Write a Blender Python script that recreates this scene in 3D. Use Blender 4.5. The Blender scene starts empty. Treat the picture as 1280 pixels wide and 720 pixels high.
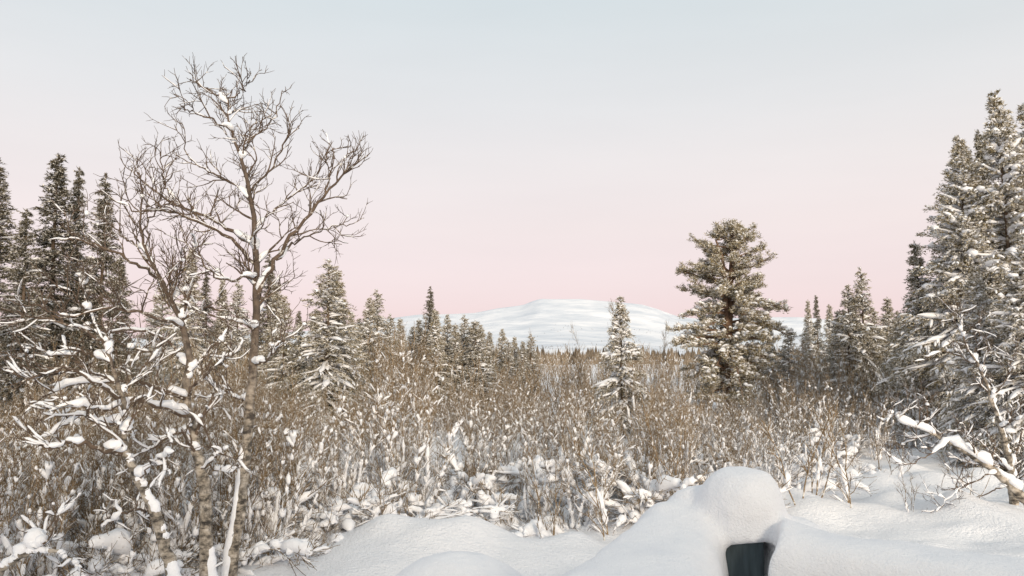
import bpy, math
import numpy as np

# ------------------------------------------------------------------ camera, sky, sun, exposure
scene = bpy.context.scene
COL = scene.collection
EYE = 2.4                                  # lens height above the snow (the viewer stands on a raised deck)
HFOV = math.radians(66.0)
FPX = 640.0 / math.tan(HFOV / 2)           # focal length in photo pixels (1280 wide)
PITCH = math.atan(85.0 / FPX)

cam_data = bpy.data.cameras.new('camera')
cam = bpy.data.objects.new('camera', cam_data)
COL.objects.link(cam)
cam.location = (0, 0, EYE)
cam.rotation_euler = (math.pi / 2 + PITCH, 0, 0)
cam_data.angle = HFOV
cam_data.clip_start = 0.05
cam_data.clip_end = 40000
scene.camera = cam

SUN_ELEV = math.radians(15)
SUN_AZ = math.radians(163)                 # clockwise from +Y: behind the viewer, a little to the right

world = bpy.data.worlds.new('World')
scene.world = world
world.use_nodes = True
nt = world.node_tree
nt.nodes.clear()
w_out = nt.nodes.new('ShaderNodeOutputWorld')
w_bg = nt.nodes.new('ShaderNodeBackground')
w_bg2 = nt.nodes.new('ShaderNodeBackground')
w_add = nt.nodes.new('ShaderNodeAddShader')
w_sky = nt.nodes.new('ShaderNodeTexSky')
w_sky.sky_type = 'NISHITA'
w_sky.sun_disc = False
w_sky.sun_elevation = SUN_ELEV
w_sky.sun_rotation = SUN_AZ
w_sky.air_density = 0.6
w_sky.dust_density = 2.0
w_bg2.inputs['Strength'].default_value = 0.02
nt.links.new(w_sky.outputs[0], w_bg2.inputs['Color'])
w_geo = nt.nodes.new('ShaderNodeTexCoord')
w_sep = nt.nodes.new('ShaderNodeSeparateXYZ')
w_ramp = nt.nodes.new('ShaderNodeValToRGB')
nt.links.new(w_geo.outputs['Generated'], w_sep.inputs[0])
nt.links.new(w_sep.outputs['Z'], w_ramp.inputs['Fac'])


def lin(c):
    return tuple(((v / 255.0 + 0.055) / 1.055) ** 2.4 if v > 10 else v / 255.0 / 12.92 for v in c)


# twilight arch opposite the sun: dusky blue-pink at the rim, rose band, pale, then grey-teal overhead
stops = [(0.0, (218, 194, 197)), (0.045, (230, 204, 203)), (0.09, (231, 210, 207)), (0.16, (231, 216, 211)),
         (0.235, (228, 220, 216)), (0.30, (221, 219, 217)), (0.42, (206, 213, 214)), (1.0, (208, 213, 214))]
els = w_ramp.color_ramp.elements
while len(els) < len(stops):
    els.new(0.5)
for e, (p, c) in zip(els, stops):
    e.position = p
    e.color = (*lin(c), 1)
w_map = nt.nodes.new('ShaderNodeMapping')
w_map.inputs['Scale'].default_value = (1.6, 1.6, 9.0)
nt.links.new(w_geo.outputs['Generated'], w_map.inputs['Vector'])
w_noise = nt.nodes.new('ShaderNodeTexNoise')
w_noise.inputs['Scale'].default_value = 1.7
w_noise.inputs['Detail'].default_value = 5
nt.links.new(w_map.outputs[0], w_noise.inputs['Vector'])
w_mr = nt.nodes.new('ShaderNodeMapRange')       # faint uneven high haze
w_mr.inputs['To Min'].default_value = 0.95
w_mr.inputs['To Max'].default_value = 1.05
nt.links.new(w_noise.outputs['Fac'], w_mr.inputs['Value'])
w_mul = nt.nodes.new('ShaderNodeVectorMath')
w_mul.operation = 'SCALE'
nt.links.new(w_ramp.outputs['Color'], w_mul.inputs[0])
nt.links.new(w_mr.outputs[0], w_mul.inputs['Scale'])
nt.links.new(w_mul.outputs[0], w_bg.inputs['Color'])
w_bg.inputs['Strength'].default_value = 1.0
nt.links.new(w_bg.outputs[0], w_add.inputs[0])
nt.links.new(w_bg2.outputs[0], w_add.inputs[1])
nt.links.new(w_add.outputs[0], w_out.inputs[0])

sun_data = bpy.data.lights.new('sun', 'SUN')
sun = bpy.data.objects.new('sun', sun_data)
COL.objects.link(sun)
sun_data.energy = 2.8
sun_data.angle = math.radians(14)
sun_data.color = (1.0, 0.85, 0.66)
# lamp points along its -Z; direction towards the sun:
sx, sy, sz = math.sin(SUN_AZ) * math.cos(SUN_ELEV), math.cos(SUN_AZ) * math.cos(SUN_ELEV), math.sin(SUN_ELEV)
from mathutils import Vector
sun.rotation_euler = Vector((sx, sy, sz)).to_track_quat('Z', 'Y').to_euler()

scene.view_settings.view_transform = 'Standard'
scene.view_settings.look = 'None'
scene.view_settings.exposure = 0.10
scene.view_settings.gamma = 1.0
scene.cycles.max_bounces = 6
scene.cycles.diffuse_bounces = 4
scene.render.film_transparent = False


def unproj(px, py, Y):
    """photo pixel (1280x720) at forward distance Y -> world point"""
    a = (px - 640.0) / FPX
    b = (360.0 - py) / FPX
    dy = math.cos(PITCH) - b * math.sin(PITCH)
    dz = math.sin(PITCH) + b * math.cos(PITCH)
    s = Y / dy
    return np.array([a * s, Y, EYE + dz * s])


def px_of(x, y, z):
    dz = z - EYE
    fwd = y * math.cos(PITCH) + dz * math.sin(PITCH)
    up = -y * math.sin(PITCH) + dz * math.cos(PITCH)
    return 640 + FPX * x / fwd, 360 - FPX * up / fwd


# ------------------------------------------------------------------ materials
def new_mat(name):
    m = bpy.data.materials.new(name)
    m.use_nodes = True
    n = m.node_tree
    b = n.nodes['Principled BSDF']
    return m, n, b


def ramp(n, fac, pts):
    r = n.nodes.new('ShaderNodeValToRGB')
    while len(r.color_ramp.elements) < len(pts):
        r.color_ramp.elements.new(0.5)
    for e, (p, c) in zip(r.color_ramp.elements, pts):
        e.position = p
        e.color = (*c, 1)
    n.links.new(fac, r.inputs['Fac'])
    return r.outputs['Color']


def noise_tex(n, scale, detail=3, vec=None, rough=0.55):
    t = n.nodes.new('ShaderNodeTexNoise')
    t.inputs['Scale'].default_value = scale
    t.inputs['Detail'].default_value = detail
    t.inputs['Roughness'].default_value = rough
    if vec is not None:
        n.links.new(vec, t.inputs['Vector'])
    return t.outputs['Fac']


def obj_coord(n):
    return n.nodes.new('ShaderNodeTexCoord').outputs['Object']


def bump(n, b, height, strength, dist):
    bp = n.nodes.new('ShaderNodeBump')
    bp.inputs['Strength'].default_value = strength
    bp.inputs['Distance'].default_value = dist
    n.links.new(height, bp.inputs['Height'])
    n.links.new(bp.outputs[0], b.inputs['Normal'])


def snow_material(name, fine, coarse, bstr, dist):
    m, n, b = new_mat(name)
    co = obj_coord(n)
    f1 = noise_tex(n, coarse, 4, co)
    n.links.new(ramp(n, f1, [(0.3, (0.83, 0.84, 0.875)), (0.7, (0.90, 0.90, 0.92))]), b.inputs['Base Color'])
    b.inputs['Roughness'].default_value = 0.75
    b.inputs['Specular IOR Level'].default_value = 0.25
    add = n.nodes.new('ShaderNodeMath')
    add.operation = 'ADD'
    n.links.new(noise_tex(n, fine, 3, co, 0.7), add.inputs[0])
    n.links.new(noise_tex(n, fine * 0.17, 3, co), add.inputs[1])
    bump(n, b, add.outputs[0], bstr, dist)
    return m


M_SNOW_GROUND = snow_material('snow_ground', 26, 1.2, 0.75, 0.05)
M_SNOW_TREE = snow_material('snow_tree', 40, 6, 0.5, 0.02)
M_SNOW_NEAR = snow_material('snow_rail', 170, 9, 0.6, 0.008)


def simple_mat(name, pts, scale, rough=0.85, rand=0.25, bscale=None, bdist=0.004, rime=0.0, rscale=22):
    m, n, b = new_mat(name)
    co = obj_coord(n)
    col = ramp(n, noise_tex(n, scale, 4, co), pts)
    oi = n.nodes.new('ShaderNodeObjectInfo')
    mr = n.nodes.new('ShaderNodeMapRange')
    mr.inputs['To Min'].default_value = 1 - rand
    mr.inputs['To Max'].default_value = 1 + rand
    n.links.new(oi.outputs['Random'], mr.inputs['Value'])
    mx = n.nodes.new('ShaderNodeVectorMath')
    mx.operation = 'SCALE'
    n.links.new(col, mx.inputs[0])
    n.links.new(mr.outputs[0], mx.inputs['Scale'])
    out = mx.outputs[0]
    if rime > 0:                                   # hoar frost caught on the needles and twigs
        fr = ramp(n, noise_tex(n, rscale, 2, co, 0.6), [(0.62 - 0.3 * rime, (0, 0, 0)), (0.74 - 0.3 * rime, (1, 1, 1))])
        mz = n.nodes.new('ShaderNodeMix')
        mz.data_type = 'RGBA'
        n.links.new(fr, mz.inputs['Factor'])
        n.links.new(out, mz.inputs['A'])
        mz.inputs['B'].default_value = (0.72, 0.69, 0.64, 1)
        out = mz.outputs['Result']
    n.links.new(out, b.inputs['Base Color'])
    b.inputs['Roughness'].default_value = rough
    b.inputs['Specular IOR Level'].default_value = 0.2
    if bscale:
        bump(n, b, noise_tex(n, bscale, 4, co), 0.8, bdist)
    return m


M_TWIG = simple_mat('twig_bark', [(0.3, (0.145, 0.098, 0.054)), (0.7, (0.29, 0.207, 0.120))], 6, rime=0.30)
M_TWIG_HERO = simple_mat('birch_twig_bark', [(0.3, (0.075, 0.053, 0.040)), (0.7, (0.16, 0.115, 0.083))], 8, rand=0.1, rime=0.12)
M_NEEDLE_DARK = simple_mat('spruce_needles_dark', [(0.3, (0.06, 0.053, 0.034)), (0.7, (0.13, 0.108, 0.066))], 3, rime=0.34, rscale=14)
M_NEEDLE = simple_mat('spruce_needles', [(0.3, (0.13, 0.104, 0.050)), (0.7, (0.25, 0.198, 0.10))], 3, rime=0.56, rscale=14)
M_NEEDLE_PINE = simple_mat('pine_needles', [(0.3, (0.14, 0.115, 0.054)), (0.7, (0.27, 0.215, 0.11))], 3, rime=0.52, rscale=14)
M_BARK = simple_mat('conifer_bark', [(0.3, (0.07, 0.05, 0.036)), (0.7, (0.16, 0.115, 0.08))], 9, bscale=30)
M_BARK_PINE = simple_mat('pine_bark', [(0.3, (0.12, 0.075, 0.052)), (0.7, (0.24, 0.155, 0.105))], 7, bscale=25)
M_FAR = simple_mat('far_wood', [(0.3, (0.11, 0.09, 0.068)), (0.7, (0.22, 0.18, 0.135))], 0.2, rand=0)


def birch_bark():
    m, n, b = new_mat('birch_bark')
    co = obj_coord(n)
    mp = n.nodes.new('ShaderNodeMapping')
    mp.inputs['Scale'].default_value = (5, 5, 11)
    n.links.new(co, mp.inputs['Vector'])
    f = noise_tex(n, 1.5, 5, mp.outputs[0], 0.65)
    mp2 = n.nodes.new('ShaderNodeMapping')
    mp2.inputs['Scale'].default_value = (9, 9, 7)
    n.links.new(co, mp2.inputs['Vector'])
    f2 = noise_tex(n, 1.3, 5, mp2.outputs[0], 0.7)
    c1 = ramp(n, f, [(0.38, (0.06, 0.05, 0.042)), (0.48, (0.31, 0.265, 0.21)), (0.66, (0.58, 0.52, 0.45))])
    c2 = ramp(n, f2, [(0.36, (0.10, 0.10, 0.10)), (0.56, (1, 1, 1))])
    mx = n.nodes.new('ShaderNodeMix')
    mx.data_type = 'RGBA'
    mx.blend_type = 'MULTIPLY'
    mx.inputs['Factor'].default_value = 0.9
    n.links.new(c1, mx.inputs['A'])
    n.links.new(c2, mx.inputs['B'])
    # mountain birch: pale peeling bark on the lower stem, dark brown bark higher up
    sp = n.nodes.new('ShaderNodeSeparateXYZ')
    n.links.new(co, sp.inputs[0])
    mr = n.nodes.new('ShaderNodeMapRange')
    mr.inputs['From Min'].default_value = 1.5
    mr.inputs['From Max'].default_value = 2.8
    n.links.new(sp.outputs['Z'], mr.inputs['Value'])
    mx3 = n.nodes.new('ShaderNodeMix')
    mx3.data_type = 'RGBA'
    n.links.new(mr.outputs[0], mx3.inputs['Factor'])
    n.links.new(mx.outputs['Result'], mx3.inputs['A'])
    n.links.new(ramp(n, f2, [(0.35, (0.05, 0.036, 0.028)), (0.65, (0.14, 0.10, 0.072))]), mx3.inputs['B'])
    n.links.new(mx3.outputs['Result'], b.inputs['Base Color'])
    b.inputs['Roughness'].default_value = 0.8
    bump(n, b, f, 0.8, 0.012)
    return m


M_BIRCH = birch_bark()


def paint_mat():
    m, n, b = new_mat('dark_painted_wood')
    co = obj_coord(n)
    mp = n.nodes.new('ShaderNodeMapping')
    mp.inputs['Scale'].default_value = (40, 40, 4)
    n.links.new(co, mp.inputs['Vector'])
    f = noise_tex(n, 2, 5, mp.outputs[0])
    n.links.new(ramp(n, f, [(0.3, (0.012, 0.022, 0.028)), (0.75, (0.06, 0.088, 0.10))]), b.inputs['Base Color'])
    b.inputs['Roughness'].default_value = 0.6
    bump(n, b, f, 0.5, 0.003)
    return m


M_PAINT = paint_mat()


def mountain_mat():
    m, n, b = new_mat('hazed_mountain_snow')
    g = n.nodes.new('ShaderNodeNewGeometry')
    mp = n.nodes.new('ShaderNodeMapping')
    mp.inputs['Scale'].default_value = (0.0016, 0.0026, 0.007)
    n.links.new(g.outputs['Position'], mp.inputs['Vector'])
    f = noise_tex(n, 1.6, 6, mp.outputs[0], 0.62)
    n.links.new(ramp(n, f, [(0.36, (0.60, 0.645, 0.71)), (0.5, (0.72, 0.75, 0.80)), (0.64, (0.84, 0.85, 0.88))]), b.inputs['Base Color'])  # bluish tint in the snow colour stands in for haze over the distance
    b.inputs['Roughness'].default_value = 0.9
    b.inputs['Specular IOR Level'].default_value = 0.1
    bump(n, b, f, 0.35, 60)
    return m


M_MOUNTAIN = mountain_mat()


# ------------------------------------------------------------------ mesh builder
def norm(v):
    return v / np.maximum(np.linalg.norm(v, axis=-1, keepdims=True), 1e-9)


def ico(sub):
    import bmesh
    bm = bmesh.new()
    bmesh.ops.create_icosphere(bm, subdivisions=sub, radius=1)
    v = np.array([q.co[:] for q in bm.verts])
    bm.verts.index_update()
    t = np.array([[q.index for q in f.verts] for f in bm.faces])
    bm.free()
    return v, t


_lump_rng = np.random.default_rng(5)
LUMPS = {}
for sub_ in (1, 2, 3):
    v0, t0 = ico(sub_)
    LUMPS[sub_] = []
    for _k in range(6):
        d = np.zeros(len(v0))
        for _j in range(7):
            w = _lump_rng.normal(size=3) * (1.2 + 0.3 * _j)
            d += np.sin(v0 @ w + _lump_rng.uniform(0, 6.28)) * 0.24 / (1 + 0.25 * _j)
        v = v0 * (1 + d)[:, None]
        v[:, 2] = np.where(v[:, 2] < 0, v[:, 2] * 0.6, v[:, 2])
        LUMPS[sub_].append((v, t0))


_o = np.array([[1, 0, 0], [-1, 0, 0], [0, 1, 0], [0, -1, 0], [0, 0, 1], [0, 0, -0.7]], float)
_ot = np.array([[0, 2, 4], [2, 1, 4], [1, 3, 4], [3, 0, 4], [2, 0, 5], [1, 2, 5], [3, 1, 5], [0, 3, 5]])
LUMPS[0] = [(_o * (1 + _lump_rng.uniform(-0.25, 0.25, (6, 1))), _ot) for _k in range(6)]


class Pieces:
    """collects snow cushions that each become a part of their own"""
    def __init__(self):
        self.items = []

    def tube(self, *a):
        m = MB()
        m.tube(*a)
        self.items.append(m)

    def blob(self, *a):
        m = MB()
        m.blob(*a)
        self.items.append(m)


class MB:
    def __init__(self):
        self.V, self.Q, self.T, self.n = [], [], [], 0
        self.tubes = {}

    def add(self, v, q=None, t=None):
        if q is not None and len(q):
            self.Q.append(np.asarray(q) + self.n)
        if t is not None and len(t):
            self.T.append(np.asarray(t) + self.n)
        self.V.append(v)
        self.n += len(v)

    def tube(self, P, ru, k=4, rv=None):
        rv = ru if rv is None else rv
        self.tubes.setdefault((len(P), k), []).append((P, ru, rv))

    def blob(self, c, s, rng, sub=1):
        v, t = LUMPS[sub][rng.integers(6)]
        a = rng.uniform(0, 6.28)
        ca, sa = math.cos(a), math.sin(a)
        x = v[:, 0] * s[0]
        y = v[:, 1] * s[1]
        self.add(np.stack([x * ca - y * sa, x * sa + y * ca, v[:, 2] * s[2]], 1) + c, t=t)

    def tris(self, A, B, C):
        n = len(A)
        v = np.empty((n * 3, 3))
        v[0::3], v[1::3], v[2::3] = A, B, C
        self.add(v, t=np.arange(n * 3).reshape(-1, 3))

    def flush(self):
        for (n, k), lst in self.tubes.items():
            P = np.array([a[0] for a in lst])
            ru = np.array([a[1] for a in lst])
            rv = np.array([a[2] for a in lst])
            T = np.empty_like(P)
            T[:, 1:-1] = P[:, 2:] - P[:, :-2]
            T[:, 0] = P[:, 1] - P[:, 0]
            T[:, -1] = P[:, -1] - P[:, -2]
            T = norm(T)
            md = norm(P[:, -1] - P[:, 0])
            ref = np.where(np.abs(md[:, 2:3]) > 0.9, np.array([[1.0, 0.13, 0]]), np.array([[0, 0, 1.0]]))
            U = norm(np.cross(T, ref[:, None, :]))
            W = np.cross(U, T)
            a = np.arange(k) * (2 * math.pi / k) + 0.4
            v = (P[:, :, None, :] + U[:, :, None, :] * (ru[:, :, None] * np.cos(a))[..., None]
                 + W[:, :, None, :] * (rv[:, :, None] * np.sin(a))[..., None])
            nt_ = len(lst)
            base = (np.arange(nt_) * n * k)[:, None, None]
            i = np.arange(n - 1)[None, :, None]
            j = np.arange(k)[None, None, :]
            j2 = (j + 1) % k
            q = np.stack(np.broadcast_arrays(base + i * k + j, base + i * k + j2, base + (i + 1) * k + j2, base + (i + 1) * k + j), -1).reshape(-1, 4)
            self.add(v.reshape(-1, 3), q=q)
        self.tubes = {}

    def arrays(self):
        self.flush()
        V = np.concatenate(self.V) if self.V else np.zeros((0, 3))
        Q = np.concatenate(self.Q) if self.Q else np.zeros((0, 4), int)
        T = np.concatenate(self.T) if self.T else np.zeros((0, 3), int)
        return V, Q, T

    def mesh(self, name, mat, smooth=True):
        V, Q, T = self.arrays()
        return make_mesh(name, V, Q, T, mat, smooth)


def make_mesh(name, V, Q, T, mat, smooth=True):
    me = bpy.data.meshes.new(name)
    me.vertices.add(len(V))
    me.vertices.foreach_set('co', np.ascontiguousarray(V, dtype=np.float32).ravel())
    nl = len(Q) * 4 + len(T) * 3
    me.loops.add(nl)
    me.loops.foreach_set('vertex_index', np.concatenate([Q.ravel(), T.ravel()]).astype(np.int32))
    npoly = len(Q) + len(T)
    me.polygons.add(npoly)
    starts = np.concatenate([np.arange(len(Q)) * 4, len(Q) * 4 + np.arange(len(T)) * 3]).astype(np.int32)
    me.polygons.foreach_set('loop_start', starts)
    me.polygons.foreach_set('use_smooth', np.full(npoly, smooth))
    me.materials.append(mat)
    me.update(calc_edges=True)
    me.validate()
    return me


def link(name, me, parent=None):
    o = bpy.data.objects.new(name, me)
    COL.objects.link(o)
    if parent is not None:
        o.parent = parent
    return o


def tag(o, label, cat, group=None):
    o['label'] = label
    o['category'] = cat
    if group:
        o['group'] = group
    return o


def thing(name, label, cat, loc, rz=0.0, sc=(1, 1, 1), group=None):
    o = bpy.data.objects.new(name, None)
    COL.objects.link(o)
    o.empty_display_size = 0.2
    o.location = loc
    o.rotation_euler = (0, 0, rz)
    o.scale = sc
    return tag(o, label, cat, group)


def place(name, parts, label, cat, loc, rz=0.0, sc=(1, 1, 1), group=None):
    """a thing made of (part name, mesh) pairs; alike things share mesh data"""
    t = thing(name, label, cat, loc, rz, sc, group)
    for pn, me in parts:
        c = link(pn, me, t)
        if pn in ('snow', 'twigs', 'branches'):
            c['kind'] = 'stuff'        # countless small pieces
    return t


# ------------------------------------------------------------------ the ground
_g = np.random.default_rng(11)
_waves = []
for wl, amp in ((7.0, 0.10), (4.5, 0.06), (2.6, 0.045), (1.5, 0.030), (0.9, 0.016), (0.5, 0.007)):
    for _ in range(4):
        th = _g.uniform(0, 6.28)
        _waves.append((math.cos(th) * 6.283 / wl, math.sin(th) * 6.283 / wl, _g.uniform(0, 6.28), amp))
MOUNDS = []


def mound(px, py, r, a, ry=None):
    p = unproj(px, py, 1.0)
    s = EYE / (EYE - p[2])
    MOUNDS.append((p[0] * s, s, r, ry or r, a))


mound(585, 690, 1.0, 0.16, 0.8)
mound(500, 690, 0.9, 0.16, 0.9)
mound(420, 715, 1.2, 0.16, 0.9)
mound(1040, 640, 1.1, 0.18, 0.9)
mound(1165, 600, 0.45, 0.20, 0.4)
mound(1190, 640, 0.5, 0.18, 0.4)
mound(1135, 592, 0.35, 0.2, 0.35)
mound(1100, 600, 0.5, 0.16, 0.5)
mound(1225, 600, 0.4, 0.2, 0.4)
for _ in range(230):
    Y_ = _g.uniform(9.5, 24)
    x_ = _g.uniform(-0.75, 0.75) * Y_
    r_ = _g.uniform(0.14, 0.42)
    MOUNDS.append((x_, Y_, r_, r_ * _g.uniform(0.8, 1.2), r_ * _g.uniform(0.2, 0.5)))


def ground_h(x, y):
    x = np.asarray(x, float)
    y = np.asarray(y, float)
    h = np.zeros(np.broadcast(x, y).shape)
    for kx, ky, ph, a in _waves:
        h = h + a * 0.5 * np.sin(kx * x + ky * y + ph)
    fade = np.clip((y - 2.5) / 4.0, 0, 1)
    for mx_, my_, rx_, ry_, a in MOUNDS:
        h = h + a * np.exp(-((x - mx_) / rx_) ** 2 - ((y - my_) / ry_) ** 2)
    d = np.hypot(x, y)
    far = np.clip((d - 60) / 400, 0, 1)
    return h * fade * (1 - far) - 3.0 * np.clip((d - 600) / 3000, 0, 1)


def axis(lo, hi, step, lim_lo, lim_hi, g=1.16):
    mid = list(np.arange(lo, hi + 1e-6, step))
    up, s = [hi], step
    while up[-1] < lim_hi:
        s *= g
        up.append(up[-1] + s)
    dn, s = [lo], step
    while dn[-1] > lim_lo:
        s *= g
        dn.append(dn[-1] - s)
    return np.array(dn[:0:-1] + mid + up[1:])


gx = axis(-12, 12, 0.125, -20000, 20000)
gy = axis(4, 20, 0.125, -3000, 20000)
X_, Y_ = np.meshgrid(gx, gy)
Z_ = ground_h(X_, Y_)
V = np.stack([X_.ravel(), Y_.ravel(), Z_.ravel()], 1)
nx, ny = len(gx), len(gy)
ii = np.arange(ny - 1)[:, None] * nx + np.arange(nx - 1)[None, :]
Q = np.stack([ii, ii + 1, ii + nx + 1, ii + nx], -1).reshape(-1, 4)
ground = link('snow_ground', make_mesh('snow_ground', V, Q, np.zeros((0, 3), int), M_SNOW_GROUND))
ground['kind'] = 'structure'

# ------------------------------------------------------------------ the mountain
ridge_px = [(-400, 428), (0, 425), (250, 420), (400, 412), (440, 405), (485, 398), (522, 392.5), (554, 392), (594, 390), (622, 384.5), (654, 381),
            (667, 376), (676, 373.5), (691, 374), (726, 374), (766, 377.5), (804, 381), (822, 386), (835, 391), (850, 396), (880, 399),
            (940, 397), (1000, 396), (1060, 402), (1150, 412), (1300, 420), (1700, 430)]
RD = 7000.0
rx = np.array([(p[0] - 640) / FPX * RD for p in ridge_px])
rz = np.array([unproj(640, p[1], RD)[2] for p in ridge_px])
mxs = np.linspace(-7000, 7500, 360)
mys = np.concatenate([np.linspace(3600, RD, 90), np.linspace(RD + 60, RD + 2500, 20)])
MX, MY = np.meshgrid(mxs, mys)
prof_t = np.clip((MY - 3600) / (RD - 3600), 0, 1)
prof = np.where(MY <= RD, np.interp(prof_t, [0, 0.25, 0.5, 0.7, 0.85, 1.0], [0, 0.10, 0.27, 0.50, 0.78, 1.0]), np.clip(1 - (MY - RD) / 2500, 0, 1))
rr = np.interp(MX * RD / MY, rx, rz)
mr_ = np.random.default_rng(3)
nz = np.zeros_like(MX)
for wl, amp in ((2600, 30), (1500, 22), (800, 13), (420, 7), (230, 3.5), (130, 1.6)):
    for _ in range(4):
        th = mr_.uniform(0, 6.28)
        nz += amp * np.sin((np.cos(th) * MX + np.sin(th) * MY) * 6.283 / wl + mr_.uniform(0, 6.28)) * 0.5
MZ = rr * prof + nz * np.clip(prof * 1.6, 0, 1) * np.clip((RD * 1.0 - MY) / 1500, 0.12, 1) - 25 * (1 - np.clip(prof_t * 6, 0, 1)) - 4
V = np.stack([MX.ravel(), MY.ravel(), MZ.ravel()], 1)
nx, ny = len(mxs), len(mys)
ii = np.arange(ny - 1)[:, None] * nx + np.arange(nx - 1)[None, :]
Q = np.stack([ii, ii + 1, ii + nx + 1, ii + nx], -1).reshape(-1, 4)
mountain = link('mountain', make_mesh('mountain', V, Q, np.zeros((0, 3), int), M_MOUNTAIN))
mountain['kind'] = 'structure'


def mountain_z(x, y):
    i = np.clip(np.searchsorted(mxs, x), 0, nx - 1)
    j = np.clip(np.searchsorted(mys, y), 0, ny - 1)
    return MZ[j, i]


# ------------------------------------------------------------------ plants: growth helpers
def grow(p, d, L, n, wob, trop, rng):
    P = np.empty((n, 3))
    P[0] = p
    d = d / np.linalg.norm(d)
    st = L / (n - 1)
    W = rng.normal(size=(n, 3)) * wob
    for i in range(1, n):
        d = d + W[i]
        d[2] += trop
        d = d / math.sqrt(d[0] * d[0] + d[1] * d[1] + d[2] * d[2])
        P[i] = P[i - 1] + d * st
    return P


def at_frac(P, f):
    x = f * (len(P) - 1)
    i = min(int(x), len(P) - 2)
    t = x - i
    return P[i] * (1 - t) + P[i + 1] * t, P[i + 1] - P[i]


def side_dir(t, ang, rng, up=0.0):
    t = t / np.linalg.norm(t)
    r = rng.normal(size=3)
    r -= t * (r @ t)
    r /= np.linalg.norm(r)
    d = t * math.cos(ang) + r * math.sin(ang)
    d[2] += up
    return d / np.linalg.norm(d)


def resample(P, n):
    s = np.concatenate([[0], np.cumsum(np.linalg.norm(np.diff(P, axis=0), axis=1))])
    q = np.linspace(0, s[-1], n)
    return np.stack([np.interp(q, s, P[:, i]) for i in range(3)], 1), s[-1]


def smooth_path(P, n):
    """Catmull-Rom through hand placed points"""
    P = np.asarray(P, float)
    E = np.vstack([2 * P[0] - P[1], P, 2 * P[-1] - P[-2]])
    out = []
    m = max(3, n // (len(P) - 1))
    for i in range(1, len(E) - 2):
        t = np.linspace(0, 1, m, endpoint=False)[:, None]
        a, b, c, d = E[i - 1], E[i], E[i + 1], E[i + 2]
        out.append(0.5 * ((2 * b) + (-a + c) * t + (2 * a - 5 * b + 4 * c - d) * t ** 2 + (-a + 3 * b - 3 * c + d) * t ** 3))
    out.append(P[-1:])
    return np.vstack(out)


def snow_run(mb, P, R, thick, rng, k=6, wide=1.0, nmin=7):
    """one lumpy cushion of snow lying along a piece of branch"""
    n0 = len(P)
    n = max(nmin, n0)
    if n != n0:
        R = np.interp(np.linspace(0, 1, n), np.linspace(0, 1, n0), R)
        P, _ = resample(P, n)
    s = np.linspace(0, 1, n)
    lump = 0.3 + 1.3 * rng.random(n)
    lump[1:-1] = 0.25 * lump[:-2] + 0.5 * lump[1:-1] + 0.25 * lump[2:]
    pr = np.minimum(1, np.minimum(s, 1 - s) * 4.5 + 0.02) ** 0.55 * lump
    rv = thick * 0.5 * pr
    ru = (R * 0.9 + thick * 0.40 * wide) * (0.35 + 0.65 * np.minimum(pr, 1.3)) * np.where(pr < 0.3, 0.3, 1)
    C = P.copy()
    C[:, 2] += R * 0.5 + rv * 0.7
    mb.tube(C, ru, k, rv)


def snow_on(mb, P, R, thick, cover, rng, seg=0.07, k=6, maxslope=0.86, wide=1.0):
    n = max(4, int(np.linalg.norm(np.diff(P, axis=0), axis=1).sum() / seg) + 1)
    Q_, L = resample(P, n)
    Rr = np.interp(np.linspace(0, 1, n), np.linspace(0, 1, len(R)), R)
    T = norm(np.gradient(Q_, axis=0))
    i = 0
    while i < n - 2:
        ln = int(rng.integers(4, 12))
        j = min(n, i + ln)
        if j - i >= 3 and rng.random() < cover and np.abs(T[i:j, 2]).mean() < maxslope:
            sl = np.abs(T[i:j, 2]).mean()
            snow_run(mb, Q_[i:j], Rr[i:j], thick * rng.uniform(0.6, 1.3) * (1.15 - sl), rng, k, wide)
        i = j - 1 if rng.random() < 0.3 else j + int(rng.integers(0, 3))


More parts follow.
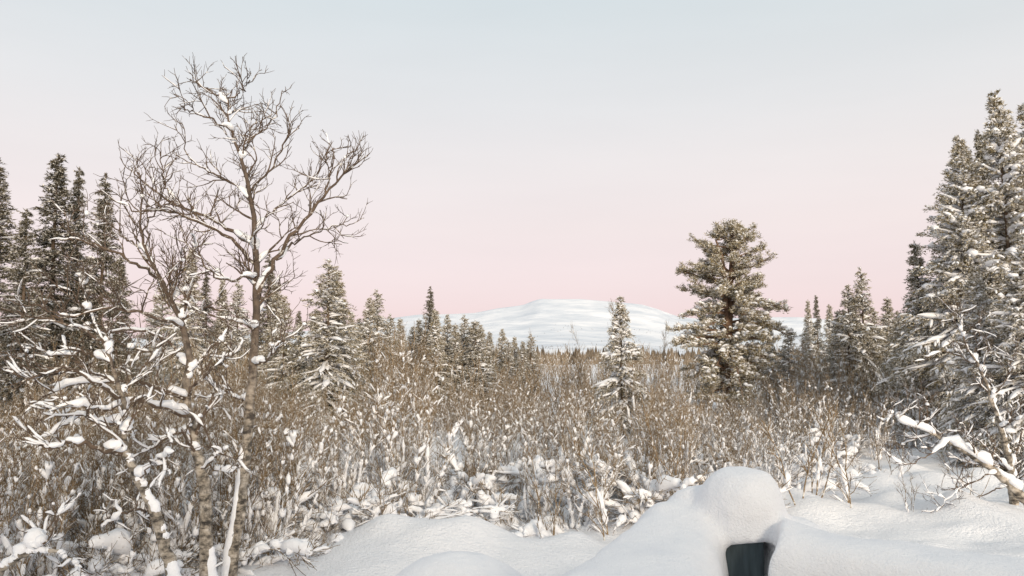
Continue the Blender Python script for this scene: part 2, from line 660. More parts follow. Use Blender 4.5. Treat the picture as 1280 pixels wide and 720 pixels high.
# ------------------------------------------------------------------ bare shrubs and young birches
def make_shrub(seed, h, n_stem, spread, l2_sp, snow, kind='upright', twig_len=1.0, r0=0.011):
    rng = np.random.default_rng(seed)
    br, sn = MB(), MB()
    for s in range(n_stem):
        a = rng.uniform(0, 6.28)
        tilt = spread * rng.uniform(0.25, 1.0)
        L = h * rng.uniform(0.6, 1.0) / max(0.5, math.cos(tilt))
        d = np.array([math.cos(a) * math.sin(tilt), math.sin(a) * math.sin(tilt), math.cos(tilt)])
        p = np.array([math.cos(a), math.sin(a), 0]) * rng.uniform(0.02, 0.22)
        p[2] = -0.25
        trop = 0.04 if kind == 'upright' else -0.16
        P = grow(p, d, L, 9, 0.09, trop, rng)
        R = np.linspace(r0 * rng.uniform(0.8, 1.3), 0.003, 9)
        br.tube(P, R, 4)
        # plastered snow on the stem
        for q in range(int(rng.poisson(1.6 * snow))):
            i0 = int(rng.integers(1, 4))
            i1 = i0 + int(rng.integers(2, 4))
            Pq, _l = resample(P[i0:i1], 7)
            lm = rng.uniform(0.4, 1.3, 7)
            lm[0] = lm[-1] = 0.2
            rr_ = rng.uniform(0.016, 0.036) * lm
            off = rng.normal(size=2) * 0.008
            sn.tube(Pq + np.array([off[0], off[1] - 0.006, 0]), rr_, 6)
        for q in range(int(rng.poisson(5 * snow))):
            f = rng.uniform(0.06, 0.72) ** 1.2
            c, t = at_frac(P, f)
            w = rng.uniform(0.018, 0.05) * (1.3 - f)
            sn.blob(c + np.array([0, 0, 0.01]), (w, w, w * rng.uniform(1.0, 2.6)), rng)
        if kind != 'upright':
            snow_on(sn, P[2:], R[2:], 0.15 * snow, 0.9, rng, 0.06, 8, 0.95, 1.2)
        n2 = max(3, int(L / l2_sp))
        for i in range(n2):
            f = rng.uniform(0.15, 0.97)
            c, t = at_frac(P, f)
            l2 = twig_len * rng.uniform(0.18, 0.62) * (1.15 - 0.7 * f)
            d2 = side_dir(t, rng.uniform(0.3, 0.8) if kind == 'upright' else rng.uniform(0.45, 1.0), rng, 0.14)
            P2 = grow(c, d2, l2, 5, 0.13, 0.07 if kind == 'upright' else -0.02, rng)
            R2 = np.linspace(0.0058, 0.0026, 5)
            br.tube(P2, R2, 3)
            zf = c[2] / h
            if kind != 'upright' and rng.random() < 0.4:
                w = rng.uniform(0.03, 0.08)
                for qq in range(2):
                    sn.blob(c + rng.normal(size=3) * w * 0.5 + np.array([0, 0, w * 0.4]), (w * rng.uniform(0.6, 1.3), w * 0.8, w * rng.uniform(0.5, 1.2)), rng, 2)
            if rng.random() < snow * (1.05 - zf) * (0.33 if kind == 'upright' else 0.6):
                sl = abs((P2[-1] - P2[0])[2]) / l2
                if sl < 0.9:
                    i0 = int(rng.integers(0, 2))
                    i1 = int(rng.integers(4, 6))
                    snow_run(sn, P2[i0:i1], R2[i0:i1], rng.uniform(0.014, 0.042) * (1.2 - sl) * (1.2 - 0.7 * zf), rng, 5, 0.8)
            if rng.random() < snow * 0.55 * (1.08 - zf):
                w = rng.uniform(0.012, 0.055)
                e_ = int(rng.integers(2, 4))
                snow_run(sn, P2[0:e_], np.full(e_, 0.006), w * 1.5, rng, 6, 1.2, 6)
                if rng.random() < 0.4:
                    sn.blob(c + np.array([0, 0, w * 0.3]), (w * rng.uniform(0.4, 0.9), w * 0.5, w * rng.uniform(0.6, 1.6)), rng)
            for k in range(int(rng.integers(2, 6))):
                f3 = rng.uniform(0.25, 0.95)
                c3, t3 = at_frac(P2, f3)
                l3 = twig_len * rng.uniform(0.08, 0.26)
                P3 = grow(c3, side_dir(t3, rng.uniform(0.4, 0.9), rng, 0.15), l3, 4, 0.12, 0.08, rng)
                br.tube(P3, np.linspace(0.0036, 0.0022, 4), 3)
                if rng.random() < snow * 0.16 * (1.1 - zf) and abs((P3[-1] - P3[0])[2]) / l3 < 0.8:
                    snow_run(sn, P3, np.full(4, 0.003), rng.uniform(0.014, 0.03), rng, 4, 1.0, 5)
    return [('branches', br.mesh('shrub_branches', M_TWIG)), ('snow', sn.mesh('shrub_snow', M_SNOW_TREE))]


SHRUBS = [make_shrub(100 + i, 3.0, [11, 13, 10, 12, 14, 11, 12][i], 0.27, 0.12, [0.75, 0.6, 0.9, 0.5, 0.7, 1.1, 0.65][i]) for i in range(7)]
SNOWY = [make_shrub(150 + i, 2.6, [9, 10, 8, 11][i], 0.36, 0.13, 1.9) for i in range(4)]
SAPLINGS = [make_shrub(200 + i, 4.0, [2, 3, 2, 4][i], 0.14, 0.10, 0.4, r0=0.017) for i in range(4)]
BENT = [make_shrub(300 + i, 1.25, [7, 8, 6, 9][i], 0.75, 0.10, 1.0, 'bent', 0.9) for i in range(4)]
THIN = [make_shrub(400 + i, 1.5, [3, 4, 3][i], 0.34, 0.22, 0.12, twig_len=0.8, r0=0.008) for i in range(3)]

# upper outline of the thicket in the photo
TOPX = [0, 80, 160, 240, 330, 400, 440, 480, 520, 560, 600, 640, 690, 720, 760, 850, 960, 1000, 1060, 1120, 1180, 1280]
TOPY = [400, 400, 410, 415, 425, 440, 430, 412, 405, 408, 425, 440, 446, 446, 447, 444, 440, 432, 425, 420, 400, 380]


def front_y(px):
    return np.interp(px, [0, 200, 330, 400, 480, 560, 640, 720, 860, 960, 1000, 1060, 1130, 1210, 1280],
                     [7.5, 8.0, 8.8, 9.7, 10.5, 11.4, 11.4, 11.0, 11.4, 12.6, 15.0, 17.0, 19.0, 18.5, 16.5])


rng = np.random.default_rng(21)
pts = []
tries = 0
while len(pts) < 360 and tries < 60000:
    tries += 1
    u = rng.random()
    Yd = 7.5 + (32 - 7.5) * u ** 0.9
    px = rng.uniform(-40, 1320)
    if Yd < front_y(px) + 0.3:
        continue
    x = (px - 640) / FPX * Yd
    md = 0.46 + 0.015 * Yd
    if any((x - q[0]) ** 2 + (Yd - q[1]) ** 2 < md * md for q in pts):
        continue
    pts.append((x, Yd, px))
LAND = [(0, 'behind the left leaning birch'), (165, 'behind the crooked middle birch'), (250, 'beside the tallest birch trunk'), (345, 'below the tall snowy spruce'),
        (450, 'below the paired spruces'), (515, 'below the pointed spruce row'), (600, 'below the end of the spruce row'), (680, 'below the mountain summit'),
        (745, 'below the lone small spruce'), (820, 'left of the pine'), (885, 'under the pine'), (950, 'right of the pine'),
        (1000, 'below the thin spruce spires'), (1060, 'below the short spruces on the right'), (1130, 'at the foot of the right forest'), (1215, 'by the leaning snowy birch')]


def where(px, Yd):
    w = [t for a, t in LAND if px >= a] or [LAND[0][1]]
    g = Yd - float(front_y(px))
    row = 'front row' if g < 3 else ('middle rows' if g < 9 else 'back rows')
    return 'thicket %s, %s' % (row, w[-1])


G_SHRUB = 'bare shrubs of the thicket'
G_SAP = 'young bare trees of the thicket'
G_BENT = 'snow bent bushes at the thicket foot'
# lower brush where the photo shows conifers standing free of it: px range, nearer than, top line
CLEAR = [(-50, 150, 20, 455), (150, 388, 28, 458), (388, 436, 24, 485), (436, 465, 28, 462), (528, 612, 29, 470), (612, 690, 31, 462), (735, 812, 23, 505), (845, 968, 26.5, 478), (980, 1110, 30, 458), (1110, 1330, 17, 478)]
for x, Yd, px in pts:
    z = float(ground_h(x, Yd))
    topy = np.interp(px, TOPX, TOPY) + rng.uniform(-26, 45) * (12 / Yd) ** 0.5
    for a_, b_, yl, lim in CLEAR:
        if a_ < px < b_ and Yd < yl:
            topy = max(topy, lim + rng.uniform(-12, 30))
    hh = unproj(px, topy, Yd)[2] - z
    if hh > 3.3 and rng.random() < 0.65:
        s = min(hh, 5.2) / 4.0
        place('young_birch', SAPLINGS[rng.integers(4)], 'slender bare young birch in ' + where(px, Yd), 'young tree',
              (x, Yd, z), rng.uniform(0, 6.28), (s * rng.uniform(0.85, 1.1),) * 2 + (s,), G_SAP)
    else:
        s = min(max(hh, 1.15), 3.9) / 3.0
        kind_ = SNOWY[rng.integers(4)] if (Yd - front_y(px) < 4.5 and rng.random() < 0.65) else SHRUBS[rng.integers(7)]
        place('bare_shrub', kind_, 'bare twiggy shrub in ' + where(px, Yd), 'shrub',
              (x, Yd, z), rng.uniform(0, 6.28), (s * rng.uniform(0.9, 1.15),) * 2 + (s,), G_SHRUB)
for i_, (px, py, Yd, lab) in enumerate([
        (706, 408, 27, 'bare bushy sapling against the mountain foot, left of its middle'),
        (735, 418, 29, 'thin bare sapling before the mountain left of the lone spruce'),
        (803, 388, 25, 'tall thin bare sapling close right of the lone small spruce'),
        (818, 405, 27, 'bare sapling halfway between the lone spruce and the pine'),
        (846, 402, 26, 'bare sapling touching the left side of the pine'),
        (676, 425, 30, 'short bare sapling right of the last spruce in the row'),
        (968, 398, 28, 'thin bare sapling rising at the right side of the pine'),
        (508, 396, 27, 'bare sapling top between the paired spruces and the pointed spruce')]):
    top = unproj(px, py, Yd)
    zg = float(ground_h(top[0], Yd))
    s = (top[2] - zg) / 3.2
    place('young_birch', SAPLINGS[i_ % 4], lab, 'young tree', (top[0], Yd, zg), rng.uniform(0, 6.28), (s * 0.9, s * 0.9, s), G_SAP)
# low bushes bowed under snow along the front of the thicket
nb = 0
for _ in range(400):
    px = rng.uniform(-20, 1300)
    fy = float(front_y(px))
    Yd = fy + rng.uniform(0.1, 4.0)
    x = (px - 640) / FPX * Yd
    if nb >= 80:
        break
    if 1080 < px and rng.random() < 0.4:
        continue
    nb += 1
    s = rng.uniform(0.75, 1.3)
    place('snow_bent_bush', BENT[rng.integers(4)], 'low snow-bowed bush in ' + where(px, Yd), 'bush',
          (x, Yd, float(ground_h(x, Yd)) - 0.05), rng.uniform(0, 6.28), (s, s, s * rng.uniform(0.8, 1.2)), G_BENT)
# thin twigs sticking out of the open snow
for i, (px, py, s, lab) in enumerate([
        (1075, 642, 1.25, 'thin dark twig shrub standing alone in open snow right of the post'),
        (1112, 600, 1.2, 'thin twig shrub in the snow behind the lone twigs on the right'),
        (985, 640, 1.7, 'dark leaning twig shrub just right of the snow-capped corner post'),
        (1010, 622, 1.3, 'thin twig shrub between the corner post and the open snow'),
        (1140, 645, 0.6, 'small sprawling twigs poking from open snow at right'),
        (1205, 640, 0.8, 'low dark twigs under the leaning snowy birch'),
        (775, 668, 1.3, 'sparse twigs in the snow left of the railing ridge'),
        (690, 668, 1.1, 'few dark twigs at the thicket edge above the round snow mound'),
        (505, 668, 1.0, 'dark twigs at thicket edge beside the snowfield'),
        (840, 640, 1.5, 'twigs fanning out just behind the left railing snow')]):
    p = unproj(px, py, 1.0)
    k = EYE / (EYE - p[2])
    x, Yd = p[0] * k, k
    place('twig_shrub', THIN[i % 3], lab, 'shrub', (x, Yd, float(ground_h(x, Yd))), rng.uniform(0, 6.28), (s, s, s), 'thin twig shrubs in the open snow')

# the rest of the thicket, too far and too dense to count
sv, sq, st_ = [], [], []
stuff_protos = []
for i in range(5):
    r2 = np.random.default_rng(700 + i)
    b2, s2 = MB(), MB()
    for s in range(10):
        a = r2.uniform(0, 6.28)
        d = np.array([math.cos(a) * 0.25, math.sin(a) * 0.25, 1])
        P = grow(np.array([math.cos(a) * 0.4, math.sin(a) * 0.4, -0.1]), d, r2.uniform(1.9, 3.0), 5, 0.1, 0.02, r2)
        b2.tube(P, np.linspace(0.019, 0.009, 5), 3)
        for q in range(6):
            f_ = r2.uniform(0.15, 0.95)
            c, t = at_frac(P, f_)
            P2 = grow(c, side_dir(t, r2.uniform(0.3, 0.75), r2, 0.15), r2.uniform(0.3, 0.75), 3, 0.12, 0.05, r2)
            b2.tube(P2, np.array([0.013, 0.010, 0.006]), 3)
            if r2.random() < 0.15 * (1.1 - f_):
                s2.tube(P2 + np.array([0, 0, 0.02]), np.array([0.015, 0.026, 0.003]), 3)
        for q in range(2):
            c, t = at_frac(P, r2.uniform(0.1, 0.75))
            s2.blob(c, np.array([0.05, 0.05, 0.06]) * r2.uniform(0.5, 1.3), r2, 0)
    stuff_protos.append((b2.arrays(), s2.arrays()))
far_b, far_s = MB(), MB()
nfar = 0
while nfar < 590:
    Yd = 27 + 150 * rng.random() ** 1.5
    px = rng.uniform(-30, 1310)
    x = (px - 640) / FPX * Yd
    topy = np.interp(px, TOPX, TOPY) + rng.uniform(-2, 14)
    hh = unproj(px, topy, Yd)[2]
    s = min(max(hh, 1.8), 5.0) / 2.9
    if Yd > 70:
        s = rng.uniform(0.85, 1.35)
    a = rng.uniform(0, 6.28)
    M2 = np.array([[math.cos(a), math.sin(a), 0], [-math.sin(a), math.cos(a), 0], [0, 0, 1]]) * s
    off = np.array([x, Yd, 0])
    pb, ps = stuff_protos[rng.integers(5)]
    far_b.add(pb[0] @ M2 + off, pb[1], pb[2])
    far_s.add(ps[0] @ M2 + off, ps[1], ps[2])
    nfar += 1
o = link('distant_thicket', far_b.mesh('distant_thicket', M_TWIG))
o['kind'] = 'stuff'
tag(o, 'brown mass of bare far-off brush on the flat land', 'thicket')
o2 = link('snow', far_s.mesh('distant_thicket_snow', M_SNOW_TREE), o)
o2['kind'] = 'stuff'

# far flat forest below the mountain and sparse trees on its lower slope
ff = MB()
r3 = np.random.default_rng(77)
nF = 8000
Yd = 200 + 2600 * r3.random(nF) ** 1.5
px = r3.uniform(-60, 1340, nF)
xs = (px - 640) / FPX * Yd
hs = r3.uniform(2.2, 5.2, nF) * (1 + 0.0002 * Yd)
zs = -3.0 * np.clip((np.hypot(xs, Yd) - 600) / 3000, 0, 1)
nM = 4000
Ym = 3750 + 2100 * r3.random(nM) ** 1.9
pm = r3.uniform(380, 1060, nM)
xm = (pm - 640) / FPX * Ym
keep = np.sin(xm * 0.004 + Ym * 0.002) + np.sin(xm * 0.011 - Ym * 0.006) + r3.normal(size=nM) * 0.7 > 0.5
xm, Ym = xm[keep], Ym[keep]
xs = np.concatenate([xs, xm])
zs = np.concatenate([zs, mountain_z(xm, Ym) - 1])
Yd = np.concatenate([Yd, Ym])
hs = np.concatenate([hs, r3.uniform(4, 9, len(xm))])
base = np.stack([xs, Yd, zs], 1)
for tier in range(2):
    z0, z1, w = [(0.05, 0.7, 0.22), (0.4, 1.0, 0.14), (0, 0, 0)][tier]
    for k in range(3):
        a0 = r3.uniform(0, 6.28, len(xs))
        A = base + np.stack([np.cos(a0) * w * hs, np.sin(a0) * w * hs, z0 * hs], 1)
        B = base + np.stack([np.cos(a0 + 2.1) * w * hs, np.sin(a0 + 2.1) * w * hs, z0 * hs], 1)
        C = base + np.stack([hs * 0, hs * 0, z1 * hs], 1)
        ff.tris(A, B, C)
o = link('distant_forest', ff.mesh('distant_forest', M_FAR, False))
o['kind'] = 'stuff'
tag(o, 'far brown forest line at the foot of the white mountain', 'forest')


# ------------------------------------------------------------------ spruces
def make_spruce(seed, h, wr, snow, mat, dens=1.0, droop=0.45, slim=0.85, big=0.0, bare_top=0.0, tw=1.0):
    """wr: half width / height; snow 0..1; big: chance of large snow pillows"""
    rng = np.random.default_rng(seed)
    tr, fo, sn = MB(), MB(), MB()
    lean = rng.normal(size=2) * 0.012
    n = 14
    zz = np.linspace(-0.3, h, n)
    tp = np.stack([lean[0] * zz + rng.normal(size=n) * 0.006, lean[1] * zz + rng.normal(size=n) * 0.006, zz], 1)
    tr.tube(tp, np.linspace(0.014 * h, 0.006, n), 7)
    A, B, C = [], [], []

    def needles(base, axis, count, ln, wd):
        """base (m,3), axis (m,3) -> tufts of narrow triangles"""
        m = len(base)
        b = np.repeat(base, count, 0)
        ax = np.repeat(axis, count, 0)
        d = norm(ax * 0.9 + rng.normal(size=(m * count, 3)) * 0.55)
        s = norm(np.cross(d, rng.normal(size=(m * count, 3))))
        l = ln * rng.uniform(0.6, 1.3, (m * count, 1))
        b = b + rng.normal(size=b.shape) * 0.012
        wd2 = wd * rng.uniform(0.6, 1.3, (m * count, 1))
        A.append(b - s * wd2 * 0.5)
        B.append(b + s * wd2 * 0.5)
        C.append(b + d * l)

    ld = np.stack([lean[0] * np.linspace(0.9, 1, 14) * h, lean[1] * np.linspace(0.9, 1, 14) * h, np.linspace(0.9, 0.995, 14) * h], 1)
    needles(ld, np.tile(np.array([[0, 0, 1.0]]), (14, 1)), 5, 0.06, 0.016)
    z = 0.05 * h
    while z < h * 0.985:
        f = z / h
        nb_ = int(rng.integers(5, 8)) if f < 0.9 else 4
        for k in range(nb_):
            if rng.random() > dens:
                continue
            if f > 0.6 and rng.random() < bare_top:
                continue
            a = rng.uniform(0, 6.28)
            L = wr * h * ((1 - f) ** slim) * rng.uniform(0.5, 1.2) + 0.02
            if f < 0.2:
                L *= 0.75 + f
            e0 = 0.5 * f + 0.1 - droop * (1 - f) + rng.normal() * 0.12
            zb = z + rng.uniform(-0.1, 0.1)
            p = np.array([lean[0] * zb, lean[1] * zb, zb])
            d = np.array([math.cos(a) * math.cos(e0), math.sin(a) * math.cos(e0), math.sin(e0)])
            P = grow(p, d, L, 7, 0.05, -0.10 * (1 - f) * droop * 2, rng)
            P[-2:, 2] += np.array([0.02, 0.05]) * L
            tr.tube(P[::2], np.linspace(0.008 + 0.006 * (1 - f), 0.003, 4), 3)
            T = norm(np.gradient(P, axis=0))
            # side sprays
            nt2 = max(3, int(L / 0.06))
            fs = rng.uniform(0.12, 1.0, nt2)
            ix = fs * 6
            i0 = np.minimum(ix.astype(int), 5)
            tt = (ix - i0)[:, None]
            bp = P[i0] * (1 - tt) + P[i0 + 1] * tt
            bt = T[i0]
            sd = norm(np.cross(bt, np.array([0, 0, 1.0]))) * np.where(rng.random(nt2) < 0.5, 1, -1)[:, None]
            td = norm(bt * 0.75 + sd * rng.uniform(0.4, 1.0, (nt2, 1)) + np.array([0, 0, -0.22]) + rng.normal(size=(nt2, 3)) * 0.15)
            tl = tw * (0.10 + 0.32 * L * (1 - fs * 0.7)) * rng.uniform(0.6, 1.2, nt2)
            m = 5
            ss = np.linspace(0.05, 1, m)
            tb = bp[:, None, :] + td[:, None, :] * (tl[:, None] * ss)[..., None]
            tb[..., 2] -= (tl[:, None] * ss ** 2) * 0.4
            needles(tb.reshape(-1, 3), np.repeat(td, m, 0), 2, 0.078, 0.030)
            mm = max(4, int(L / 0.07))
            pb, _l = resample(P, mm)
            needles(pb, norm(np.gradient(pb, axis=0)), 4, 0.08, 0.028)
            # snow on the bough
            if rng.random() < snow:
                i_a = int(rng.integers(0, 2))
                i_b = int(rng.integers(5, 8))
                th = rng.uniform(0.04, 0.11) * (0.5 + 0.7 * snow) * min(1, 0.35 + L)
                snow_run(sn, P[i_a:i_b] + np.array([0, 0, 0.015]), np.full(i_b - i_a, 0.02 + 0.035 * L), th, rng, 5, 1.0, 6)
                for q in range(int(nt2 * 0.42 * snow)):
                    if tl[q] < 0.12:
                        continue
                    e = rng.uniform(0.6, 1.0)
                    sp = bp[q][None, :] + td[q][None, :] * (tl[q] * np.linspace(0.1, e, 4))[:, None]
                    sp[:, 2] -= tl[q] * np.linspace(0.1, e, 4) ** 2 * 0.22 - 0.02
                    snow_run(sn, sp, np.full(4, 0.014), rng.uniform(0.022, 0.06), rng, 4, 1.0, 5)
            if rng.random() < big and f < 0.85:
                c, t = at_frac(P, rng.uniform(0.45, 0.95))
                w = rng.uniform(0.07, 0.17) * min(1.0, 0.5 + L * 0.6)
                sn.blob(c + np.array([0, 0, w * 0.3]), (w * 1.2, w, w * 0.75), rng, 1)
        z += rng.uniform(0.10, 0.19) * (0.5 + 0.5 * (1 - f))
    fo.tris(np.concatenate(A), np.concatenate(B), np.concatenate(C))
    return [('trunk', tr.mesh('spruce_trunk', M_BARK)), ('crown', fo.mesh('spruce_crown', mat, False)), ('snow', sn.mesh('spruce_snow', M_SNOW_TREE))]


SP = {}
for i in range(3):
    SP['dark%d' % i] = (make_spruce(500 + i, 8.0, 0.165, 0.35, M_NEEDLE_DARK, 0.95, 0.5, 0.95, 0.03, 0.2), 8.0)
for i in range(4):
    SP['mid%d' % i] = (make_spruce(520 + i, 6.0, [0.22, 0.27, 0.24, 0.30][i], 0.75, M_NEEDLE, [0.95, 0.8, 1.0, 0.7][i], [0.5, 0.6, 0.4, 0.55][i], [1.0, 0.9, 1.1, 1.0][i], 0.08, [0.05, 0.2, 0.0, 0.3][i]), 6.0)
for i in range(4):
    SP['big%d' % i] = (make_spruce(540 + i, 8.0, 0.27, 1.0, M_NEEDLE, 1.0, 0.5, 0.9, 0.3, 0.05), 8.0)
SP['small'] = (make_spruce(560, 4.5, 0.30, 0.95, M_NEEDLE, 0.85, 0.35, 1.0, 0.12), 4.5)

spruces = [
    # px, top py, distance, kind, width factor, label
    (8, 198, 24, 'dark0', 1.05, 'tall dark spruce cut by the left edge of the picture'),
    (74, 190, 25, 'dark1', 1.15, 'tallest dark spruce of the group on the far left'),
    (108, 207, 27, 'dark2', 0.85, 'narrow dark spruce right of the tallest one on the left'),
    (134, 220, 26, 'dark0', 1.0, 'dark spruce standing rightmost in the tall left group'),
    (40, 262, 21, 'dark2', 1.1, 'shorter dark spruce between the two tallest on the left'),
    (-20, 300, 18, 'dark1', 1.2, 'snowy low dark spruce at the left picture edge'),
    (150, 320, 22, 'dark1', 1.1, 'shaggy dark spruce in front of the tall left group'),
    (236, 308, 34, 'mid0', 0.75, 'slim spruce top seen just left of the big birch trunk'),
    (262, 338, 36, 'dark2', 0.8, 'thin spruce spire second to the left of the birch trunk'),
    (279, 347, 37, 'mid2', 0.7, 'small spruce spire close left of the birch trunk'),
    (299, 350, 37, 'mid1', 0.8, 'spruce spire right behind the big birch trunk'),
    (338, 318, 33, 'dark0', 0.9, 'spruce just right behind the big birch trunk'),
    (357, 370, 29, 'mid3', 0.9, 'spruce between the birch trunk and the snowy tall spruce'),
    (377, 388, 28, 'dark1', 0.8, 'small dark spruce left of the snowy tall spruce'),
    (410, 323, 24, 'mid1', 1.1, 'tall spruce with hanging snowy boughs right of the birch'),
    (427, 335, 25, 'mid2', 0.85, 'twin spruce top leaning against the tall snowy spruce'),
    (441, 390, 29, 'mid0', 0.8, 'short thin spruce right of the tall snowy spruce'),
    (463, 372, 30, 'mid3', 0.9, 'left top of the paired spruces left of the mountain'),
    (473, 361, 31, 'mid1', 0.9, 'right top of the paired spruces left of the mountain'),
    (500, 397, 40, 'mid2', 0.9, 'small spruce in front of the left mountain foot'),
    (535, 358, 30, 'dark0', 0.8, 'tall pointed spruce in front of the left mountain shoulder'),
    (547, 386, 29.5, 'mid0', 0.9, 'spruce touching the tall pointed one on its right'),
    (560, 393, 31, 'mid3', 0.85, 'second spruce right of the tall pointed one'),
    (578, 393, 32, 'mid1', 0.85, 'middle spruce in the row before the mountain shoulder'),
    (596, 400, 30, 'mid2', 1.3, 'bushy spruce in the row before the mountain shoulder'),
    (612, 414, 33, 'mid0', 0.85, 'small spruce right of the bushy one in the row'),
    (627, 411, 33, 'mid3', 0.9, 'third last spruce of the row before the mountain'),
    (643, 420, 34, 'mid2', 0.9, 'second last spruce of the row before the mountain'),
    (661, 417, 33, 'mid1', 1.0, 'last spruce on the right of the row before the mountain'),
    (345, 352, 31, 'mid2', 0.9, 'far spruce top between the birch trunk and the snowy spruce'),
    (392, 385, 30, 'mid0', 1.0, 'far spruce half hidden left behind the tall snowy spruce'),
    (452, 398, 31, 'mid3', 1.0, 'low far spruce between the snowy spruce and the pair'),
    (487, 392, 32, 'mid1', 0.9, 'low spruce touching the right side of the paired spruces'),
    (515, 408, 33, 'mid3', 1.0, 'low spruce between the paired spruces and the pointed one'),
    (525, 398, 31, 'mid2', 0.9, 'spruce close left of the tall pointed one'),
    (569, 404, 30, 'mid2', 1.0, 'low spruce filling the row before the mountain shoulder'),
    (587, 408, 31, 'mid0', 1.1, 'low spruce left behind the bushy one in the row'),
    (604, 406, 32, 'mid3', 0.9, 'slim spruce right behind the bushy one in the row'),
    (636, 424, 32, 'mid1', 1.0, 'low spruce between the last three of the row'),
    (652, 426, 33, 'mid0', 1.0, 'low spruce between the last two of the row'),
    (985, 412, 33, 'mid3', 1.0, 'low spruce between the pine and the thin spires'),
    (1046, 388, 33, 'mid2', 1.0, 'low spruce between third spire and the taller spruces'),
    (1067, 372, 32, 'mid0', 0.9, 'spruce half hidden between the two taller right spruces'),
    (1092, 384, 31, 'mid1', 0.9, 'low spruce between the tallest and the short right spruce'),
    (1122, 388, 28, 'mid0', 1.0, 'low spruce at the outer edge of the right forest'),
    (1155, 300, 23, 'mid2', 1.0, 'spruce leaning into the left flank of the right forest'),
    (205, 352, 36, 'mid3', 0.9, 'low far spruce between the tall left group and birch'),
    (776, 372, 24, 'small', 0.85, 'small snow-laden spruce standing alone before the mountain'),
    (960, 405, 33, 'mid0', 0.8, 'thin spruce close right of the tall pine'),
    (1007, 374, 40, 'mid2', 0.6, 'left thin spire of the spruce group right of the pine'),
    (1021, 369, 41, 'dark2', 0.6, 'second thin spire of the spruce group right of the pine'),
    (1036, 380, 38, 'mid0', 0.7, 'third spire of the spruce group right of the pine'),
    (1056, 356, 31, 'mid3', 0.85, 'taller spruce second from right in the group right of pine'),
    (1077, 334, 31, 'mid1', 0.85, 'tallest spruce of the group between pine and right forest'),
    (1108, 371, 33, 'mid2', 1.05, 'short spruce standing just left of the big right forest'),
    (1133, 392, 26, 'mid3', 1.1, 'low spruce at the left foot of the big right forest'),
    (1190, 177, 20.5, 'big0', 0.95, 'tall spruce forming the left flank of the right forest'),
    (1221, 168, 22, 'big1', 0.85, 'spruce second from left in the tall right forest'),
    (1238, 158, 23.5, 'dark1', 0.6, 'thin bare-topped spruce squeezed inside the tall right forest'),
    (1258, 116, 20, 'big2', 0.85, 'highest spruce of the tall right forest with bare leader'),
    (1290, 128, 21, 'big3', 0.9, 'tall spruce cut by the right edge of the picture'),
    (1222, 330, 17.5, 'big1', 0.85, 'snow-pillowed lower spruce in front of the right forest'),
    (1272, 290, 16.5, 'big3', 0.9, 'front spruce with big snow pillows at the right edge'),
]
rs = np.random.default_rng(9)
for px, py, Yd, kind, wf, lab in spruces:
    parts, h0 = SP[kind]
    top = unproj(px, py, Yd)
    z = float(ground_h(top[0], Yd))
    s = (top[2] - z) / h0
    wk = (1.25 if 200 < px < 1140 and kind != 'small' else 1.1) * rs.uniform(0.9, 1.1)
    place('spruce_tree', parts, lab, 'spruce', (top[0], Yd, z), rs.uniform(0, 6.28), (s * wf * wk, s * wf * wk, s), 'snowy spruces of the forest').rotation_euler[:2] = rs.normal(size=2) * 0.018


